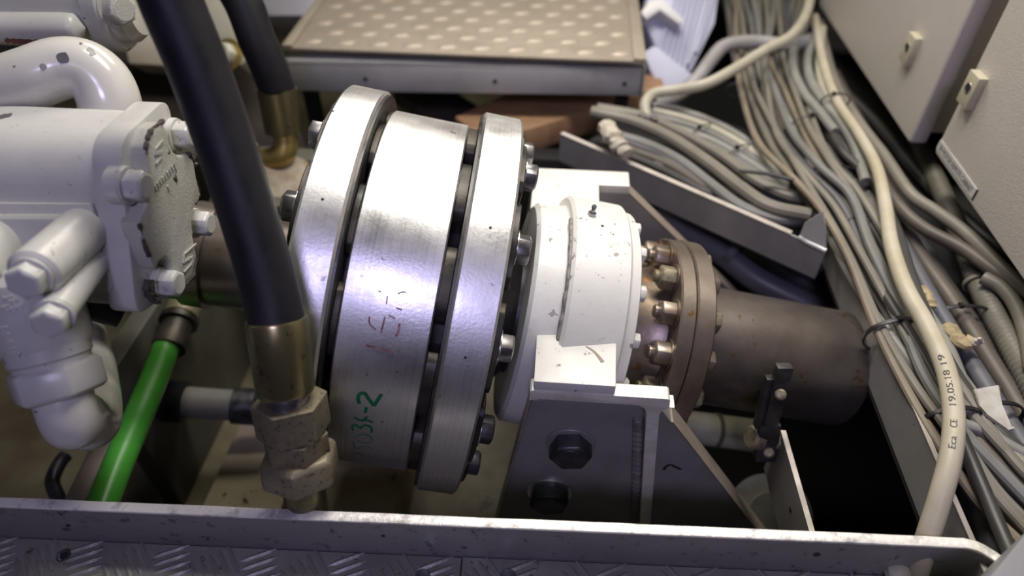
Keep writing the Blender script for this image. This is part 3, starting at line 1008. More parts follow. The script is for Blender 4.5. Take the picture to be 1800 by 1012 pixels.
ribbon(smooth_path(P, 6), [-ray(60, 70).normalized()] * 19, [.002 + .004 * abs(sin(k * 1.7)) for k in range(19)]).obj('rust_streak', M('rust', (.10, .03, .02), (.05, .02, .015), scale=60, rough=.8), t)
bolt(t, at(200, 14, .715), ax * .8 - V((0, .4, -.1)), .0165, .014, PUMPC, PUMPC, wr=1.2, wh=.12)

# ------------------------------------------------------------------ hoses
def hose(name, P, r, lab):
    t = thing(name, P[-1], lab, 'hose')
    return t
t = thing('hydraulic_hose', at(545, 915, .63), 'thick black rubber hydraulic hose with yellow zinc ferrule in front of the coupling', 'hose')
P = [at(262, -110, .475), at(300, 0, .49), at(345, 110, .505), at(392, 240, .522), at(437, 380, .536), at(472, 500, .547), at(489, 575, .552)]
P = smooth_path(P, 10)
MB().tube(P, .0222, 40).obj('rubber_hose', RUB, t)
F0, F1 = at(486, 562, .551), at(503, 690, .564)
ax = (F1 - F0).normalized()
L = (F1 - F0).length
MB().lathe([(-.001, .0215), (-.001, .0238), (.001, .0246), (L * .4, .0243), (L * .45, .0240), (L - .004, .0238), (L, .0222), (L, 0)], F0, ax, 48).obj('ferrule', ZY, t)
MB().lathe([(L, 0), (L, .0175), (L + .004, .0178), (L + .005, .0165), (L + .014, .0165), (L + .014, 0)], F0, ax, 40).obj('hose_tail', BOLTZ, t)
a2 = (at(530, 835, .600) - at(508, 705, .571)).normalized()
h0 = at(508, 700, .571)
MB().hexp(h0, a2, .0315, .036, x=V((.9, .5, 0)), ch=.16).obj('swivel_nut', ZG, t, bevel=.0012, bseg=1)
h1 = h0 + a2 * .036
MB().hexp(h1 - a2 * .002, a2, .0285, .022, x=V((.4, .9, 0)), ch=.1).obj('adapter_hex', ZG, t, bevel=.001, bseg=1)
h2 = h1 + a2 * .0165
MB().hexp(h2, a2, .0345, .030, x=V((.8, .75, 0)), ch=.14, both=True).obj('cap_nut', ZG, t, bevel=.0012, bseg=1)
h3 = h2 + a2 * .028
MB().tube(smooth_path([h3 - a2 * .01, h3 + a2 * .02, at(545, 912, .632), at(546, 955, .69)], 6), .0186, 28).obj('steel_pipe', ZY, t)

t = thing('background_hose', at(480, 275, 1.02), 'black rubber hose with brass elbow standing behind the thick hose', 'hose')
P = smooth_path([at(372, -80, .92), at(425, 0, .94), at(452, 70, .96), at(474, 120, .98), at(488, 160, 1.0)], 8)
MB().tube(P, [.0262] * (len(P) - 1) + [.026], 28).obj('rubber_hose', RUB, t)
e0, e1 = at(487, 155, 1.0), at(498, 232, 1.03)
MB().lathe([(0, .024), (0, .0285), ((e1 - e0).length, .0265), ((e1 - e0).length, 0)], e0, e1 - e0, 32).obj('ferrule', ZY, t)
MB().tube(smooth_path([e1, at(502, 250, 1.035), at(496, 272, 1.04), at(474, 281, 1.05), at(440, 280, 1.06)], 8), .018, 20).obj('brass_elbow', BRASS, t)
MB().hexp(at(455, 281, 1.055), V((-1, 0, .0)), .026, .03, both=True).obj('elbow_nut', ZG, t)
c = at(445, 312, 1.08)
MB().lathe([(-.03, 0), (-.03, .05), (.02, .05), (.03, .04), (.03, 0)], at(500, 330, 1.06), V((.2, -.3, 1)), 28).obj('manifold', M('manifold_paint', (.42, .41, .33), (.22, .15, .09), scale=16, rough=.5), t)

# green hose in the bilge with dark screw coupling
t = thing('green_hose', at(170, 900, .76), 'bright green water hose with dark screw coupling low in the bilge', 'hose')
P = smooth_path([at(296, 600, .93), at(270, 668, .89), at(242, 735, .85), at(210, 810, .81), at(178, 890, .77), at(150, 960, .74)], 6)
MB().tube(P, .0172, 24).obj('hose', GREENH, t)
g0 = (at(296, 600, .93) - at(270, 668, .89)).normalized()
c0 = at(298, 608, .928)
MB().lathe([(-.004, 0), (-.004, .022), (.008, .023), (.010, .020), (.036, .020), (.038, .026), (.046, .026), (.048, .022), (.10, .022), (.10, 0)], c0, g0, 28).obj('screw_coupling', LINK, t)
MB().lathe([(.05, .02), (.05, .0235), (.085, .0225), (.085, .02)], c0, g0, 24).obj('coupling_sleeve', ZG, t)

# grey pipe crossing the bilge behind the hose fitting
a_, b_ = at(262, 702, .99), at(640, 728, 1.02)
ax = (b_ - a_).normalized()
BPIPE = M('dull_pipe_paint', (.20, .19, .175), (.13, .125, .115), scale=12, rough=.5)
t = thing('bilge_pipe', a_, 'dull grey pipe crossing the bilge behind the green hose', 'pipe')
L = (b_ - a_).length
MB().cyl(a_, b_, .0225, seg=28).obj('pipe', BPIPE, t)
MB().lathe([(0, 0), (0, .030), (.05, .030), (.052, .0225), (.052, 0)], a_, ax, 28).obj('black_sleeve', RUB, t)
MB().lathe([(.12, .022), (.12, .027), (.18, .027), (.18, .022)], a_, ax, 28).obj('pipe_clamp', BOLTB, t)
# sloping rod behind the elbow pipe
tag(MB().tube(smooth_path([at(104, 880, .88), at(92, 846, .90), at(104, 815, .92), at(116, 800, .93)], 5), .009, 12).obj('dark_bracket', BOLTB), 'small dark bracket on the bilge side below the elbow pipe', 'bracket')
tag(MB().tube([at(140, 905, .80), at(215, 745, .93), at(275, 610, 1.1)], .022, 20).obj('sloping_pipe', M('brown_pipe', (.20, .16, .14), (.15, .12, .10), rough=.5)), 'dull brown pipe sloping behind the green hose', 'pipe')
# pale pipe under the tail shaft
t = thing('pale_pipe', at(1215, 755, 1.0), 'pale greenish pipe under the brown tail shaft', 'pipe')
a_, b_ = at(1150, 742, .98), at(1346, 768, 1.0)
MB().cyl(a_, b_, .0235, seg=28, ch=.002).obj('pipe', M('pale_green_paint', (.46, .46, .33), (.36, .34, .22), rough=.45), t)
c = a_.lerp(b_, .53)
MB().span((a_.x + .01, a_.y - .012, ZB), (a_.x + .03, a_.y + .012, a_.z)).obj('support_post', BLACKN, t)
MB().lathe([(0, .023), (0, .0255), (.006, .0255), (.006, .023)], c, b_ - a_, 28).obj('joint_ring', BILGE, t)
# round pale flange low behind the bracket
c = at(1352, 905, .95)
b = MB().lathe([(0, 0), (0, .055), (.012, .055), (.012, .03), (.03, .028), (.03, 0)], c, V((-.2, -.5, 1)), 36)
tag(b.obj('pipe_flange', M('flange_paint', (.42, .43, .38), (.3, .3, .25), rough=.45)), 'round pale grey flange deep below the tail shaft', 'flange')

# engine parts behind the thick hose
t = thing('gearbox_casing', at(300, 100, 1.2), 'pale cream gearbox casing behind the two black hoses', 'casing')
MB().prism([at(330, -60, 1.16), at(392, -60, 1.16), at(447, 92, 1.16), at(422, 118, 1.16), at(330, 40, 1.16)], FWD * .06).obj('casing_rib', M('pale_cream', (.50, .50, .38), (.44, .43, .33), rough=.4), t, bevel=.008)
bolt(t, at(402, 96, 1.15), V((-.2, -.8, .6)), .018, .016, M('pale_cream_bolt', (.52, .53, .42), rough=.4), BRASS, wr=1.5)
MB().prism([at(215, 62, 1.22), at(330, 50, 1.22), at(330, 118, 1.22), at(225, 112, 1.22)], FWD * .06).obj('casing_block', BEIGE, t, bevel=.006)
MB().prism([at(150, 60, 1.28), at(470, 60, 1.28), at(560, 330, 1.28), at(150, 330, 1.28)], FWD * .04).obj('casing_back', M('dark_brown_casing', (.035, .028, .022), (.06, .045, .032), scale=9, rough=.7), t)
b = MB().prism([at(430, -60, 1.5), at(575, -60, 1.5), at(545, 28, 1.5), at(462, 28, 1.5)], FWD * .1)
tag(b.obj('grey_box', GALV, bevel=.006), 'grey box behind the far black hose beside the raised cover', 'box')
# ------------------------------------------------------------------ raised tread cover at the back
ZP = -.52
f0, f1 = on(497, 87, 'z', ZP), on(1136, 108, 'z', ZP)
k0, k1 = on(560, 0, 'z', ZP), on(1121, 0, 'z', ZP)
t = thing('raised_cover', (f0 + f1) / 2 - V((0, 0, .08)), 'raised cover of dusty tread plate on a grey angle frame at the back', 'cover')
dx = (f1 - f0).normalized()
dy = V((-dx.y, dx.x, 0))
W_ = (f1 - f0).length
D_ = .62
skew = ((k0 - f0).normalized(), (k1 - f1).normalized())
tl, tr = f0 + skew[0] * (D_ / skew[0].dot(dy)), f1 + skew[1] * (D_ / skew[1].dot(dy))
tilt = V((0, 0, .004))
MB().prism([f0 + tilt, f1, tr, tl + tilt], (0, 0, -.006)).obj('tread_sheet', TREADW, t, bevel=.0015)
MB().prism([f0 + tilt + V((0, 0, .0005)), f0 + tilt + dx * .018 + V((0, 0, .0005)), tl + tilt + dx * .016, tl + tilt], (0, 0, .004)).obj('edge_bar', TREADW, t, bevel=.001)
MB().prism([f1 + V((0, 0, .0005)), tr, tr - dx * .02, f1 - dx * .022 + V((0, 0, .0005))], (0, 0, .004)).obj('edge_bar', TREADW, t, bevel=.001)
LOZ = MB()
nseg = 14
vs = [(0, 0, .0034)]
for q, h in ((.55, .0027), (1, 0)):
    for j in range(nseg):
        a = 2 * pi * j / nseg
        vs.append((.0205 * q * cos(a), .0125 * q * sin(a), h))
fs = [[0, 1 + j, 1 + (j + 1) % nseg] for j in range(nseg)] + [[1 + j, 1 + nseg + j, 1 + nseg + (j + 1) % nseg, 1 + (j + 1) % nseg] for j in range(nseg)]
LOZM = LOZ.add(vs, fs).mesh('tread_lozenge', TREADL)
rows = 13
for r in range(rows):
    dd = .03 + r * .042
    a = f0 + tilt + skew[0] * (dd / skew[0].dot(dy))
    b_ = f1 + skew[1] * (dd / skew[1].dot(dy))
    Lr = (b_ - a).length
    n = int((Lr - .06) / .062)
    for k in range(n + 1):
        s = .045 + k * .062 + (.031 if r % 2 else 0)
        if s > Lr - .04:
            continue
        p = a.lerp(b_, s / Lr) + V((0, 0, .0002))
        link('tread_lozenge', LOZM, t, Matrix.Translation(p) @ Matrix.Rotation(math.atan2(dx.y, dx.x) + .25, 4, 'Z'))
# angle frame below
g0, g1 = on(498, 109, 'z', ZP - .016), on(1136, 120, 'z', ZP - .016)
dg = (g1 - g0).normalized()
ng = V((-dg.y, dg.x, 0))
MB().prism([g0, g1, g1 - V((0, 0, .052)), g0 - V((0, 0, .055))], ng * .006).obj('frame_front', GALV, t, bevel=.0012)
MB().prism([g0, g1, g1 + ng * .05, g0 + ng * .05], V((0, 0, -.005))).obj('frame_flange', GALV, t, bevel=.001)
MB().prism([g1 - dg * .002, g1 - dg * .002 + skew[1] * .6, g1 - dg * .002 + skew[1] * .6 - V((0, 0, .05)), g1 - dg * .002 - V((0, 0, .05))], -dg * .006).obj('frame_side', GALV, t)
MB().prism([g0 + dg * .002, g0 + dg * .002 + skew[0] * .6, g0 + dg * .002 + skew[0] * .6 - V((0, 0, .05)), g0 + dg * .002 - V((0, 0, .05))], dg * .006).obj('frame_side', GALV, t)
for (x, y) in ((641, 141), (869, 143), (1102, 141)):
    s = (on(x, y, 'y', g0.y) - g0).dot(dg)
    c = g0 + dg * s - V((0, 0, .030))
    MB().cyl(c - ng * .0006, c + ng * .001, .0042, seg=16).obj('drilled_hole', INK, t)
for s in (.02, W_ - .03):                        # feet carrying the cover
    c = g0 + dg * s + ng * .05
    MB().span((c.x - .012, c.y - .012, ZB), (c.x + .012, c.y + .012, g0.z - .004)).obj('leg', BLACKN, t)
# rust brown board under the frame
z = -.64
b = MB().prism([on(800, 205, 'z', z), on(905, 158, 'z', z), on(1160, 128, 'z', z), on(1168, 152, 'z', z), on(934, 226, 'z', z), on(842, 240, 'z', z)], (0, 0, -.05))
tag(b.obj('brown_board', WOOD, bevel=.002), 'rust brown board lying under the raised cover frame', 'board')
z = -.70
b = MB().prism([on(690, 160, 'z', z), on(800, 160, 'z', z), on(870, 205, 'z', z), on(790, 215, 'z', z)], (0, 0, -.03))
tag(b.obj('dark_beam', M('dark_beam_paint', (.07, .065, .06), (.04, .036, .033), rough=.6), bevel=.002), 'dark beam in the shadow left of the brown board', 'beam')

# pale ribbed housing at the right of the cover
t = thing('ribbed_housing', at(1215, 150, 1.45), 'pale blue white ribbed plastic housing beside the raised cover', 'housing')
q = [at(1128, 30, 1.42), at(1150, -40, 1.42), at(1268, -40, 1.42), at(1258, 40, 1.42), at(1215, 128, 1.42), at(1150, 78, 1.42)]
MB().prism(q, FWD * .08).obj('ribbed_body', BLUEW, t, bevel=.008)
for k in range(9):
    a = at(1196 + k * 8.5, -40, 1.412)
    b_ = at(1160 + k * 8.4 - (4 if k > 6 else 0), 92 + k * 6 - (k > 5) * (k - 5) * 16, 1.412)
    MB().tube([a, b_], .0034, 8).obj('rib', BLUEW, t)
q = [at(1130, 92, 1.40), at(1152, 78, 1.40), at(1218, 130, 1.40), at(1205, 162, 1.40), at(1165, 160, 1.40), at(1145, 128, 1.40)]
MB().prism(q, FWD * .10).obj('base_block', BLUEW, t, bevel=.006)
q = [at(1126, 22, 1.38), at(1142, 2, 1.38), at(1162, -4, 1.38), at(1204, 34, 1.38), at(1196, 44, 1.38), at(1160, 18, 1.38), at(1136, 34, 1.38)]
MB().prism(q, FWD * .05).obj('top_rim', M('housing_white', (.80, .80, .78), rough=.4), t, bevel=.004)

# ------------------------------------------------------------------ cable trays
XT, ZT = .372, -.562
yn, yf = on(1748, 990, 'x', XT).y, 1.05
t = thing('long_cable_tray', (XT, .6, H - .66), 'long grey steel cable tray running back along the right side', 'cable tray')
MB().span((XT, yn - .03, H + ZT - .062), (XT + .0035, yf, H + ZT)).obj('tray_side', TRAY, t)
MB().span((XT - .0006, yn - .03, H + ZT), (XT + .0041, yf, H + ZT + .0012)).obj('tray_lip', TRAYE, t)
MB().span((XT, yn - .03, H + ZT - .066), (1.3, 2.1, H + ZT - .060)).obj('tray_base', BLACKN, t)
# cross tray
c0, c1 = on(985, 236, 'z', -.575), on(1452, 440, 'z', -.575)
dc = (c1 - c0).normalized()
ncr = V((-dc.y, dc.x, 0))
t = thing('cross_cable_tray', (c0 + c1) / 2 - V((0, 0, .06)), 'grey steel cable tray slanting from the brown board to the long tray', 'cable tray')
MB().prism([c0, c1, c1 - V((0, 0, .05)), c0 - V((0, 0, .05))], ncr * .003).obj('tray_side', TRAY, t)
MB().prism([c0 - ncr * .0004, c1 - dc * .05 - ncr * .0004, c1 - dc * .05 + ncr * .008, c0 + ncr * .008], V((0, 0, .0015))).obj('tray_lip', TRAYE, t)
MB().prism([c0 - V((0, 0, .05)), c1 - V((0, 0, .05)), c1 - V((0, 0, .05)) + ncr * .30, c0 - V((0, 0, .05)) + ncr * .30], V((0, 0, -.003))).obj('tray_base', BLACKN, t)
a_ = on(1405, 415, 'z', -.572)
MB().prism([a_, on(1452, 440, 'z', -.572), on(1450, 395, 'z', -.545), on(1446, 372, 'z', -.535), on(1414, 392, 'z', -.545)], ncr * .003).obj('end_tab', TRAY, t)
MB().tube([on(1405, 417, 'z', -.571), on(1420, 426, 'z', -.570), on(1452, 441, 'z', -.571)], .0032, 8).obj('bent_edge', GALV, t)

# ------------------------------------------------------------------ cables
def cab(pts, z, r, col, label, group=None, name='cable', n=6, seg=10, cat='cable'):
    P = []
    for i, p in enumerate(pts):
        zz = p[2] if len(p) > 2 else (z[0] + (z[1] - z[0]) * i / (len(pts) - 1) if isinstance(z, tuple) else z)
        P.append(on(p[0], p[1], 'z', zz))
    P = smooth_path(P, n)
    o = MB().tube(P, r, seg).obj(name, CC[col])
    tag(o, label, cat, group)
    return P

ROWS = [((1275, -45), (1436, -45)), ((1290, 40), (1424, 44)), ((1296, 108), (1416, 100)), ((1304, 165), (1430, 140)), ((1330, 250), (1462, 205)), ((1388, 325), (1488, 262)),
        ((1436, 385), (1534, 318)), ((1480, 465), (1574, 400)), ((1534, 566), (1612, 500)), ((1592, 680), (1664, 612)), ((1652, 786), (1722, 700)), ((1728, 890), (1802, 778)), ((1815, 1000), (1890, 850)), ((1905, 1130), (1990, 950)), ((1990, 1270), (2090, 1060))]
cols = ['olive', 'tan', 'olive', 'grey', 'dark', 'olive', 'pale', 'grey', 'tan', 'olive', 'slate', 'pale', 'olive', 'grey', 'tan', 'grey', 'dark', 'olive', 'slate', 'pale', 'dark', 'olive', 'grey', 'brown', 'olive', 'dark', 'pale']
NB = 27
names = {'olive': 'olive grey', 'tan': 'tan', 'pale': 'pale grey', 'grey': 'mid grey', 'slate': 'slate grey', 'dark': 'black', 'brown': 'dark brown'}
cnt = {}
for k in range(NB):
    u = (k + .5) / NB
    lay = (k * 7) % 4
    pts = []
    for i, (l, r_) in enumerate(ROWS):
        j = u + random.uniform(-.05, .05) + (.07 * sin(i * .9 + k * 2.1))
        j = min(max(j, 0.0), 1.0)
        zz = -.606 + .0145 * lay + .012 * sin(pi * j) + (.012 if i in (5, 6, 7) else 0)
        pts.append((l[0] + (r_[0] - l[0]) * j, l[1] + (r_[1] - l[1]) * j, zz))
    c = cols[k]
    cab(pts, 0, random.uniform(.0044, .0072), c, '%s cable in the tied main bundle along the long tray' % names[c], 'main cable bundle, ' + names[c])

# cables lying in the cross tray
XTR = [
    ([(1040, 196), (1110, 212), (1175, 240), (1240, 282), (1300, 328), (1352, 362), (1424, 378)], -.565, .0098, 'olive'),
    ([(1050, 190), (1130, 205), (1200, 235), (1270, 275), (1330, 318), (1390, 345), (1440, 350)], -.572, .0090, 'olive'),
    ([(1070, 235), (1130, 252), (1190, 280), (1250, 325), (1300, 362), (1360, 384), (1412, 388)], -.578, .0088, 'grey'),
    ([(1060, 250), (1120, 268), (1180, 292), (1240, 328), (1300, 352)], -.583, .0075, 'brown'),
    ([(1075, 262), (1140, 288), (1190, 312), (1232, 333), (1284, 352)], -.586, .0070, 'dark'),
    ([(1100, 250), (1160, 272), (1215, 305), (1268, 340), (1322, 366)], -.582, .0075, 'slate'),
    ([(1150, 290), (1230, 305), (1310, 330), (1370, 352), (1425, 360)], -.588, .0075, 'slate'),
]
xl_ = {'olive': 'thick olive cable lying along the slanting cross tray', 'grey': 'grey cable curving along the cross tray beside the thick olive ones', 'brown': 'brown cable at the front edge of the cross tray',
       'dark': 'black cable at the front edge of the cross tray', 'slate': 'slate grey cable low in the cross tray'}
for p, z, r_, c in XTR:
    cab(p, z, r_, c, xl_[c], 'cross tray cables, ' + c)
# flat run of tied pale cables behind
for k, c in enumerate(('pale', 'ivory', 'grey', 'pale', 'grey')):
    o_ = k * 11
    cab([(1148 - k * 2, 186 + o_ * .75), (1200, 196 + o_), (1255, 216 + o_), (1305, 243 + o_ * 1.05), (1350, 276 + o_ * .9), (1408, 318 + o_ * .6), (1450, 352 + o_ * .4)], -.585 + .004 * (k % 2), .0068, c,
        'pale cable in the flat tied run behind the cross tray', 'flat tied cable run')
# white cable looping down to the tray gland
WP = cab([(1428, -30, -.50), (1418, 22, -.50), (1392, 62, -.50), (1345, 88, -.505), (1290, 122, -.515), (1240, 148, -.53), (1190, 158, -.545), (1150, 164, -.552), (1134, 182, -.558), (1136, 206, -.572)], 0, .0092, 'ivory', 'ivory cable looping across in front of the corrugated conduit', None, seg=14)
g_ = on(1128, 212, 'z', -.575)
for gx, gy, lab in ((1126, 212, 'black cable gland at the end of the ivory cable, left of two'), (1145, 217, 'black cable gland beside the ivory cable end, right of two')):
    g_ = on(gx, gy, 'z', -.575)
    t = thing('cable_gland', g_, lab, 'gland')
    MB().hexp(g_, V((.2, -.3, 1)), .0095, .009).obj('gland_nut', BOLTB, t)
    MB().cyl(g_ + V((.002, -.003, .008)), g_ + V((.003, -.0045, .014)), .0075, .006, seg=18).obj('gland_cap', BOLTZ, t)

def corr(pts, r, mat, label, pitch=.005, name='corrugated_conduit', depth=.88):
    P = [on(x, y, 'z', z) for x, y, z in pts]
    P = resample(smooth_path(P, 12), pitch / 2)
    o = MB().tube(P, [r if i % 2 else r * depth for i in range(len(P))], 16).obj(name, mat)
    tag(o, label, 'conduit')
    return P
CONG = M('conduit_grey', (.36, .35, .35), (.30, .29, .28), scale=20, rough=.45)
CONO = M('conduit_olive', (.19, .18, .14), (.15, .14, .11), scale=20, rough=.5)
corr([(1150, 180, -.585), (1190, 168, -.58), (1222, 142, -.57), (1248, 108, -.555), (1272, 82, -.545), (1310, 74, -.54), (1352, 76, -.54), (1392, 80, -.545), (1426, 70, -.56)], .0135, CONG, 'grey corrugated conduit bent across behind the ivory cable', .0085)
corr([(1612, 250, -.60), (1652, 330, -.592), (1686, 410, -.588), (1712, 480, -.585), (1742, 545, -.58), (1775, 605, -.575), (1820, 690, -.57), (1850, 760, -.57)], .0138, CONO, 'olive corrugated conduit below the near cabinet', .0072)
# the thick white printed cable in front
WC = [(1432, 30, -.535), (1447, 110, -.535), (1470, 175, -.535), (1506, 230, -.532), (1540, 292, -.528), (1556, 360, -.525), (1567, 430, -.522), (1592, 505, -.52), (1632, 578, -.518), (1662, 648, -.516), (1676, 720, -.515), (1673, 790, -.52), (1656, 862, -.535), (1630, 945, -.565), (1610, 1010, -.60)]
P = [on(*q[:2], 'z', q[2]) for q in WC]
P = smooth_path(P, 10)
t = thing('printed_cable', P[-1], 'thick cream white cable with printed date hanging over the tray', 'cable')
MB().tube(P, [.0078 if i < 30 else min(.0078 + (i - 30) * .00003, .0094) for i in range(len(P))], 18).obj('cable_sheath', CC['white'], t)
# print on the sheath, reading upwards
cum = [0]
for a, b in zip(P, P[1:]):
    cum.append(cum[-1] + (b - a).length)
def at_len(s):
    for i in range(len(P) - 1):
        if cum[i + 1] >= s:
            q = (s - cum[i]) / (cum[i + 1] - cum[i])
            d = (P[min(i + 2, len(P) - 1)] - P[max(i - 1, 0)]).normalized()
            return P[i].lerp(P[i + 1], q), d
    return P[-1], (P[-1] - P[-2]).normalized()
def len_of_px(x, y):
    best = min(range(len(P)), key=lambda i: (P[i] - EYE).normalized().cross(ray(x, y).normalized()).length)
    return cum[best]
for txt, (xa, ya), (xb, yb_) in (('19', (1668, 656), (1664, 636)), ('19.05.18', (1674, 724), (1668, 662)), ('CE', (1675, 762), (1676, 745)), ('Eca', (1672, 798), (1675, 776))):
    vs_, fs_ = text_mesh(txt, .0075)
    w_ = max(v.x for v in vs_)
    s0, s1 = len_of_px(xa, ya), len_of_px(xb, yb_)
    out = []
    for v in vs_:
        s = s0 + (s1 - s0) * v.x / w_
        c, d = at_len(s)
        n1 = (EYE - c)
        n1 = (n1 - d * n1.dot(d)).normalized()
        n2 = n1.cross(d)                         # to one side of the sheath
        ang = (v.y - .0028) / .0092 + .05
        rr = .0099
        out.append(c + (n1 * cos(ang) - n2 * sin(ang) * (1 if (s1 < s0) else -1)) * rr)
    MB().add(out, fs_).obj('printed_text', M('print_' + txt, (.10, .09, .08), rough=.6), t)

# cables under the cabinets and right in the tray; browns and darks coloured down for shade
RC = [
    ([(1440, 40), (1466, 140), (1510, 215), (1556, 276), (1600, 340), (1645, 372), (1700, 412), (1760, 470), (1830, 535)], (-.56, -.545), .0085, 'olive', 'olive brown cable sagging under the far cabinet, upper of two'),
    ([(1450, 110), (1490, 210), (1540, 300), (1580, 362), (1625, 402), (1690, 436), (1750, 478), (1840, 540)], (-.575, -.55), .0085, 'brown', 'brown cable sagging under the near cabinet, lower of two'),
    ([(1468, 130), (1520, 240), (1566, 340), (1612, 440), (1668, 520), (1720, 600), (1800, 730), (1850, 820)], (-.60, -.58), .0100, 'brown', 'thick dark brown cable deep in the tray under the cabinets'),
    ([(1500, 190), (1550, 290), (1600, 390), (1650, 480), (1712, 570), (1790, 690), (1850, 790)], (-.605, -.59), .0090, 'dark', 'black cable deep in the tray beside the dark brown one'),
    ([(1545, 360), (1590, 440), (1640, 528), (1690, 610), (1740, 690), (1800, 785), (1850, 860)], (-.585, -.57), .0095, 'blue', 'blue grey cable wrapped with tape beside the white cable'),
    ([(1520, 330), (1560, 420), (1606, 520), (1656, 600), (1690, 680), (1726, 742), (1790, 812), (1850, 860)], (-.57, -.56), .0095, 'pale', 'pale grey cable just right of the printed white cable'),
    ([(1490, 280), (1530, 390), (1580, 500), (1640, 606), (1700, 700), (1748, 770), (1800, 830)], (-.59, -.57), .0080, 'dark', 'black cable between the pale and blue grey cables'),
    ([(1660, 742), (1700, 772), (1750, 800), (1800, 838), (1850, 870)], (-.575, -.565), .0095, 'grey', 'grey cable branching to the right at the tray end, upper'),
    ([(1652, 768), (1700, 812), (1750, 850), (1800, 880), (1850, 905)], (-.58, -.57), .0105, 'grey', 'thick grey cable branching to the right at the tray end, lower'),
    ([(1690, 840), (1730, 862), (1770, 880), (1830, 905)], (-.595, -.59), .0085, 'slate', 'slate cable lowest of those branching right at the tray end'),
    ([(1655, 730), (1690, 745), (1730, 758), (1775, 785), (1840, 820)], (-.56, -.555), .0065, 'pale', 'thin pale cable crossing to the right below the tape'),
    ([(1668, 800), (1700, 868), (1730, 935), (1755, 1000), (1800, 1110)], (-.60, -.60), .0095, 'slate', 'slate cable end hanging beside the tray lip'),
    ([(1400, 300), (1440, 330), (1482, 400), (1524, 470), (1572, 545), (1624, 628), (1664, 706), (1694, 780), (1728, 860), (1770, 960), (1830, 1090)], (-.552, -.548), .0066, 'dark', 'black cable lying over the top of the main bundle'),
    ([(1462, 420), (1488, 474), (1530, 540), (1566, 590), (1610, 650), (1646, 706), (1668, 760)], (-.565, -.56), .0052, 'pale', 'thin pale cable along the tray lip'),
    ([(1470, 150), (1540, 215), (1610, 300), (1690, 380), (1760, 440), (1840, 500)], (-.61, -.60), .0100, 'dark', 'black cable in the shadow under both cabinets'),
    ([(1728, 488), (1760, 505), (1786, 538), (1805, 590), (1815, 650)], (-.56, -.555), .0085, 'olive', 'olive cable curling off the conduit at the right edge'),
    ([(1445, 160), (1500, 240), (1552, 330), (1610, 470), (1690, 590)], (-.62, -.61), .0120, 'slate', 'thick slate cable at the bottom of the tray'),
    ([(1600, 480), (1650, 500), (1700, 560), (1760, 640), (1830, 720)], (-.61, -.60), .0105, 'brown', 'brown cable under the olive conduit'),
]
RCP = [cab(p, z, r_, c, lab, None, seg=12) for p, z, r_, c, lab in RC]
# cables climbing away at the back
for k, x in enumerate((1282, 1300, 1322, 1345, 1364, 1388, 1404)):
    c = ('grey', 'pale', 'slate', 'grey', 'dark', 'slate', 'pale')[k]
    cab([(x - 8, -60), (x + 4 * sin(k), 20), (x + 8 * cos(k), 85), (1306 + k * 9, 150)], (-.60, -.60), .0085, c, 'cable at the far end of the bundle behind the corrugated conduit', 'far cables behind the conduit')
for k, pts in enumerate(([(1420, 40), (1398, 78), (1394, 120), (1412, 162), (1440, 196), (1468, 232)], [(1434, 60), (1420, 100), (1424, 140), (1448, 180), (1478, 214), (1505, 262), (1522, 320)], [(1446, 50), (1440, 110), (1450, 160), (1486, 210), (1512, 260), (1530, 300)])):
    cab(pts, (-.545, -.548), .0078, ('pale', 'pale', 'ivory')[k], ('pale cable bowing left out of the bundle top, leftmost of three', 'pale cable bowing out of the bundle top, middle of three', 'ivory cable bowing out of the bundle top, rightmost of three')[k])

# dark blue pipes in the shadow under the cross tray
t = thing('shadow_conduit', at(1290, 440, 1.05), 'dark blue grey conduit with clip in the shadow under the cross tray', 'conduit')
P = smooth_path([at(1165, 370, 1.12), at(1205, 405, 1.10), at(1270, 445, 1.07), at(1330, 490, 1.05), at(1420, 535, 1.03), at(1500, 570, 1.02)], 6)
MB().tube(P, .0195, 20).obj('conduit_tube', CC['blue'], t)
c = at(1288, 447, 1.063)
MB().lathe([(-.006, .019), (-.006, .0235), (.006, .0235), (.006, .019)], c, P[14] - P[11], 20).obj('clip', CC['slate'], t)
tag(MB().tube(smooth_path([at(1230, 385, 1.16), at(1300, 425, 1.12), at(1370, 470, 1.09), at(1450, 515, 1.08)], 6), .011, 14).obj('shadow_cable', CC['blue']), 'thin dark blue cable above the conduit under the cross tray', 'cable')

# cable ties
def tie(x, y, hw, d, z, label, hh=.016, sag=0, group=None, mat=TIE, r=.0022):
    """band round a bundle: centre pixel, half width in px, direction of the bundle in the plan"""
    c = on(x, y, 'z', z)
    e = on(x + d[0], y + d[1], 'z', z)
    ax = (e - c).normalized()
    side = ax.cross(V((0, 0, 1))).normalized()
    s = hw * (c - EYE).dot(FWD) / FPX
    pts = [c + side * s * cos(2 * pi * k / 28) + V((0, 0, 1)) * hh * sin(2 * pi * k / 28) for k in range(28)]
    t = thing('cable_tie', c, label, 'cable tie', group)
    MB().loop(pts, r, 8, flat=.45, up=ax).obj('band', mat, t)
    hd = c + side * s * .25 + V((0, 0, hh))
    MB().box(hd, (.006, .005, .005), (ax, side, V((0, 0, 1)))).obj('tie_head', mat, t)
tie(1452, 322, 66, (60, 80), -.575, 'black cable tie round the main bundle, nearest the back', .030)
tie(1508, 412, 62, (60, 90), -.575, 'black cable tie round the main bundle above the tray tab', .030)
tie(1580, 590, 62, (60, 100), -.572, 'black cable tie round bundle and tray lip in the middle', .028, r=.003)
tie(1668, 746, 60, (60, 100), -.572, 'black cable tie nearest the front, beside the printed date', .028, r=.0032)
tie(1735, 735, 62, (60, 90), -.575, 'black cable tie below the paper tape on the right cables', .026, r=.003)
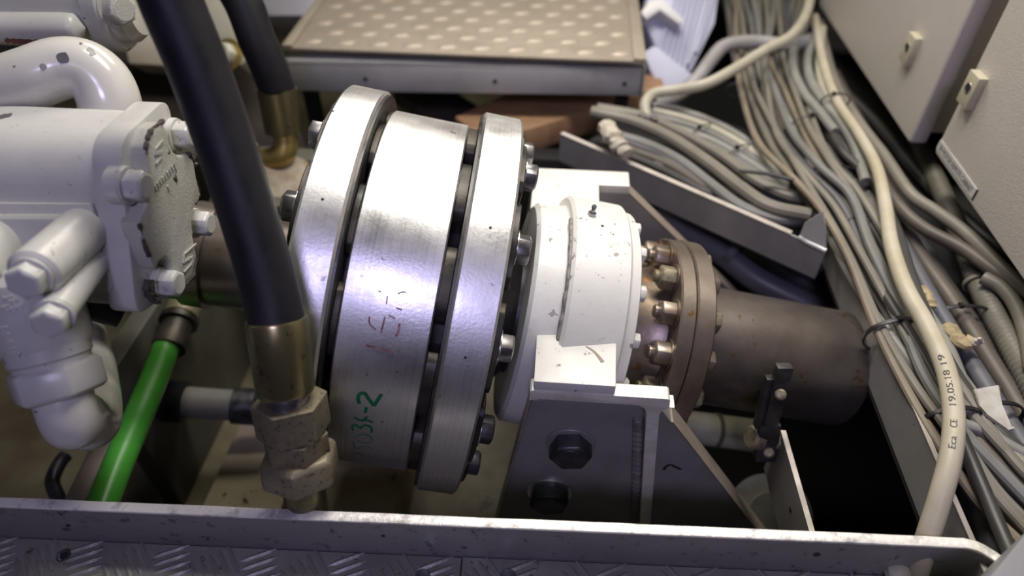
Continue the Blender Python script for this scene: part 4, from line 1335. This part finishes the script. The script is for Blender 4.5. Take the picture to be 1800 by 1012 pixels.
tie(1690, 560, 58, (60, 100), -.59, 'black cable tie round the blue grey and brown cables', .022, r=.003)
tie(1432, 222, 52, (60, 60), -.568, 'black cable tie bunching the upper cables of the bundle', .022)
tie(1468, 178, 26, (50, 60), -.54, 'small black cable tie on the cables bowing out at the top', .014)
tie(1302, 158, 24, (10, 60), -.585, 'thin tie on the far cables under the ivory cable', .014)
tie(1232, 232, 30, (60, 30), -.58, 'thin tie on the flat cable run, left', .012, r=.0014)
tie(1298, 268, 30, (60, 34), -.58, 'thin tie on the flat cable run, right', .012, r=.0014)
tie(1722, 500, 26, (30, 60), -.585, 'olive tie round the corrugated conduit under the near cabinet', .016, mat=CC['olive'], r=.0028)
cab([(1300, 300), (1352, 306), (1402, 318), (1440, 326)], -.545, .0028, 'dark', 'thin black cable tie tail stretched to the left of the main bundle', name='tie_tail', cat='cable tie')

# tape remnants and sealant lumps
def lump(name, pts, r, mat, lab, cat):
    P = smooth_path(pts, 4)
    b = MB().tube(P, [r * random.uniform(.6, 1.15) for _ in P], 10, flat=.7)
    return tag(b.obj(name, mat, rough=r * .12), lab, cat)
lump('tape_wrap', [on(1066, 222, 'z', -.548), on(1076, 238, 'z', -.548), on(1086, 252, 'z', -.552), on(1092, 262, 'z', -.555)], .0145, TAPE, 'crumpled dirty white tape wrapped on the cables in the cross tray', 'tape')
lump('tape_wrap', [on(1094, 262, 'z', -.555), on(1104, 270, 'z', -.556)], .012, TAPE, 'small brownish tape lump below the crumpled white tape', 'tape')
b = MB()
Q = [on(x, y, 'z', z) for x, y, z in ((1714, 682, -.545), (1757, 677, -.543), (1762, 712, -.541), (1784, 752, -.55), (1772, 756, -.552), (1735, 726, -.546), (1722, 712, -.548))]
tag(MB().prism(Q, (0, 0, -.004)).obj('paper_tape', M('paper_tape', (.50, .49, .44), (.40, .38, .33), scale=40, rough=.6, bump=.4, bscale=120), bevel=.001, rough=.0008), 'torn grey paper tape hanging on the right cables', 'tape')
lump('sealant_lump', [on(1668, 572, 'z', -.558), on(1680, 590, 'z', -.556), on(1694, 604, 'z', -.556), on(1708, 598, 'z', -.556)], .0085, CAUL, 'yellowish sealant lump on the blue grey cable', 'sealant')
lump('sealant_lump', [on(1622, 505, 'z', -.56), on(1632, 522, 'z', -.56), on(1640, 540, 'z', -.562)], .006, CAUL, 'small yellowish sealant lump beside the printed white cable', 'sealant')
lump('tape_wrap', [on(1708, 606, 'z', -.556), on(1718, 600, 'z', -.55), on(1728, 598, 'z', -.546)], .006, TAPE, 'loose curled tape end on the blue grey cable', 'tape')
lump('tape_wrap', [on(1690, 812, 'z', -.57), on(1698, 826, 'z', -.57)], .008, CC['slate'], 'grey tape end poking out beside the printed cable', 'tape')

# ------------------------------------------------------------------ cabinets at the right
XD = .52
def pd(x, y):
    return on(x, y, 'x', XD)
e1 = pd(1593, 262)
e0 = pd(1440, 0)
g = pd(1641, 268)
zb = (e1.z + e0.z) / 2
def cabinet(y0, y1, zbot, lab, lock_px, name):
    t = thing('electrical_cabinet', (XD + .15, (y0 + y1) / 2, zbot), lab, 'cabinet', 'cabinets on the right')
    MB().span((XD, y0, zbot), (XD + .026, y1, zbot + .9)).obj('door', CAB, t, bevel=.006, bseg=3)
    MB().span((XD + .030, y0 + .012, zbot + .012), (XD + .27, y1 - .012, zbot + .9)).obj('cabinet_body', CAB, t, bevel=.004)
    c = pd(*lock_px)
    f = (V((0, -1, 0)), V((0, 0, 1)), V((-1, 0, 0)))
    lk = MB().box(c + V((-.005, 0, 0)), (.028, .042, .012), f).obj('lock', LOCK, t, bevel=.0015)
    MB().lathe([(0, .0075), (.0009, .0068), (.0009, .0058), (0, .0056)], c + V((-.0108, 0, .002)), V((-1, 0, 0)), 24).obj('lock_ring', BOLTZ, lk)
    MB().cyl(c + V((-.0105, 0, .002)), c + V((-.0113, 0, .002)), .0056, seg=20).obj('key_slot', INK, lk)
    return t
cabinet(e1.y, e1.y + .55, zb, 'grey beige cabinet with lock, farther one of the two', (1607, 86), 'a')
t = cabinet(g.y - .62, g.y, g.z, 'grey beige cabinet with a white label strip, nearer one of the two', (1716, 158), 'b')
# label strip at the lower edge of the near door
la, lb = pd(1646, 262), pd(1712, 346)
z0 = g.z + .008
hgt = .0145
y_a, y_b = g.y - .003, lb.y
MB().span((XD - .0009, y_b, z0), (XD + .0005, y_a, z0 + hgt)).obj('label_strip', LABEL, t)
MB().span((XD - .0011, y_b - .0015, z0 - .0005), (XD + .0005, y_b + .001, z0 + hgt + .0005)).obj('label_end', INK, t)
vs_, fs_ = text_mesh('ER MOTOR REMOTE CABINET', .011)
w_ = max(v.x for v in vs_)
k = (y_a - y_b - .014) / w_
MB().add([V((XD - .0012, y_a - .006 - v.x * k, z0 + .0032 + v.y)) for v in vs_], fs_).obj('label_text', M('label_ink', (.10, .10, .11), rough=.6), t)

# ------------------------------------------------------------------ latch lever and side strip in front of the tail shaft
ys = .50
a_, b_ = on(1372, 757, 'z', -.64), on(1428, 955, 'z', -.64)
t = thing('side_strip', (a_ + b_) / 2 - V((0, 0, .05)), 'upright grey steel strip running back from the coaming below the tail shaft', 'strip')
dd = (b_ - a_)
MB().prism([a_, b_ + dd * .1, b_ + dd * .1 - V((0, 0, .075)), a_ - V((0, 0, .075))], V((.005, 0, 0))).obj('strip_plate', BRKT, t)
MB().prism([a_ + V((-.0002, 0, .0002)), b_ + dd * .1 + V((-.0002, 0, .0002)), b_ + dd * .1 + V((.0054, 0, .0002)), a_ + V((.0054, 0, .0002))], V((0, 0, .0012))).obj('strip_edge', TRAYE, t)
q = on(1398, 900, 'x', a_.x)
MB().cyl(V((a_.x - .0006 + (b_.x - a_.x) * .6, a_.y + (b_.y - a_.y) * .6, a_.z - .03)), V((a_.x + .001 + (b_.x - a_.x) * .6, a_.y + (b_.y - a_.y) * .6, a_.z - .03)), .003, seg=14).obj('drilled_hole', INK, t)
t = thing('latch_lever', at(1348, 800, .78), 'dark steel latch lever standing upright in front of the tail shaft', 'lever')
l0, l1 = at(1379, 642, .715), at(1352, 745, .755)
ax = (l1 - l0).normalized()
fx = RGT - ax * RGT.dot(ax)
fx.normalize()
fz = ax.cross(fx)
MB().box((l0 + l1) / 2, (.0165, .011, (l1 - l0).length), (fx, fz, ax)).obj('lever_arm', DARK, t, bevel=.0015)
MB().box((l0 + l1) / 2 - fx * .011 + ax * .012 - fz * .003, (.008, .010, (l1 - l0).length * .86), (fx, fz, ax)).obj('lever_cheek', DARK, t, bevel=.001)
s0, s1 = at(1352, 742, .757), at(1344, 806, .785)
ax2 = (s1 - s0).normalized()
MB().box((s0 + s1) / 2, (.024, .012, (s1 - s0).length), (fx, fz, ax2)).obj('pivot_block', DARK, t, bevel=.0015)
for (x, y, d_) in ((1372, 693, .722), (1351, 795, .768)):
    c = at(x, y, d_)
    MB().lathe([(-.004, .006), (.002, .006), (.0035, .004), (.0035, 0)], c, -ray(x, y), 18).obj('rivet', ZG, t)
for (x0, x1, y) in ((1318, 1338, 768), (1360, 1372, 774)):
    MB().cyl(at(x0, y, .772), at(x1, y + 2, .776), .0135 if x0 < 1340 else .0095, seg=22, ch=.002).obj('pivot_pin', ZG, t)
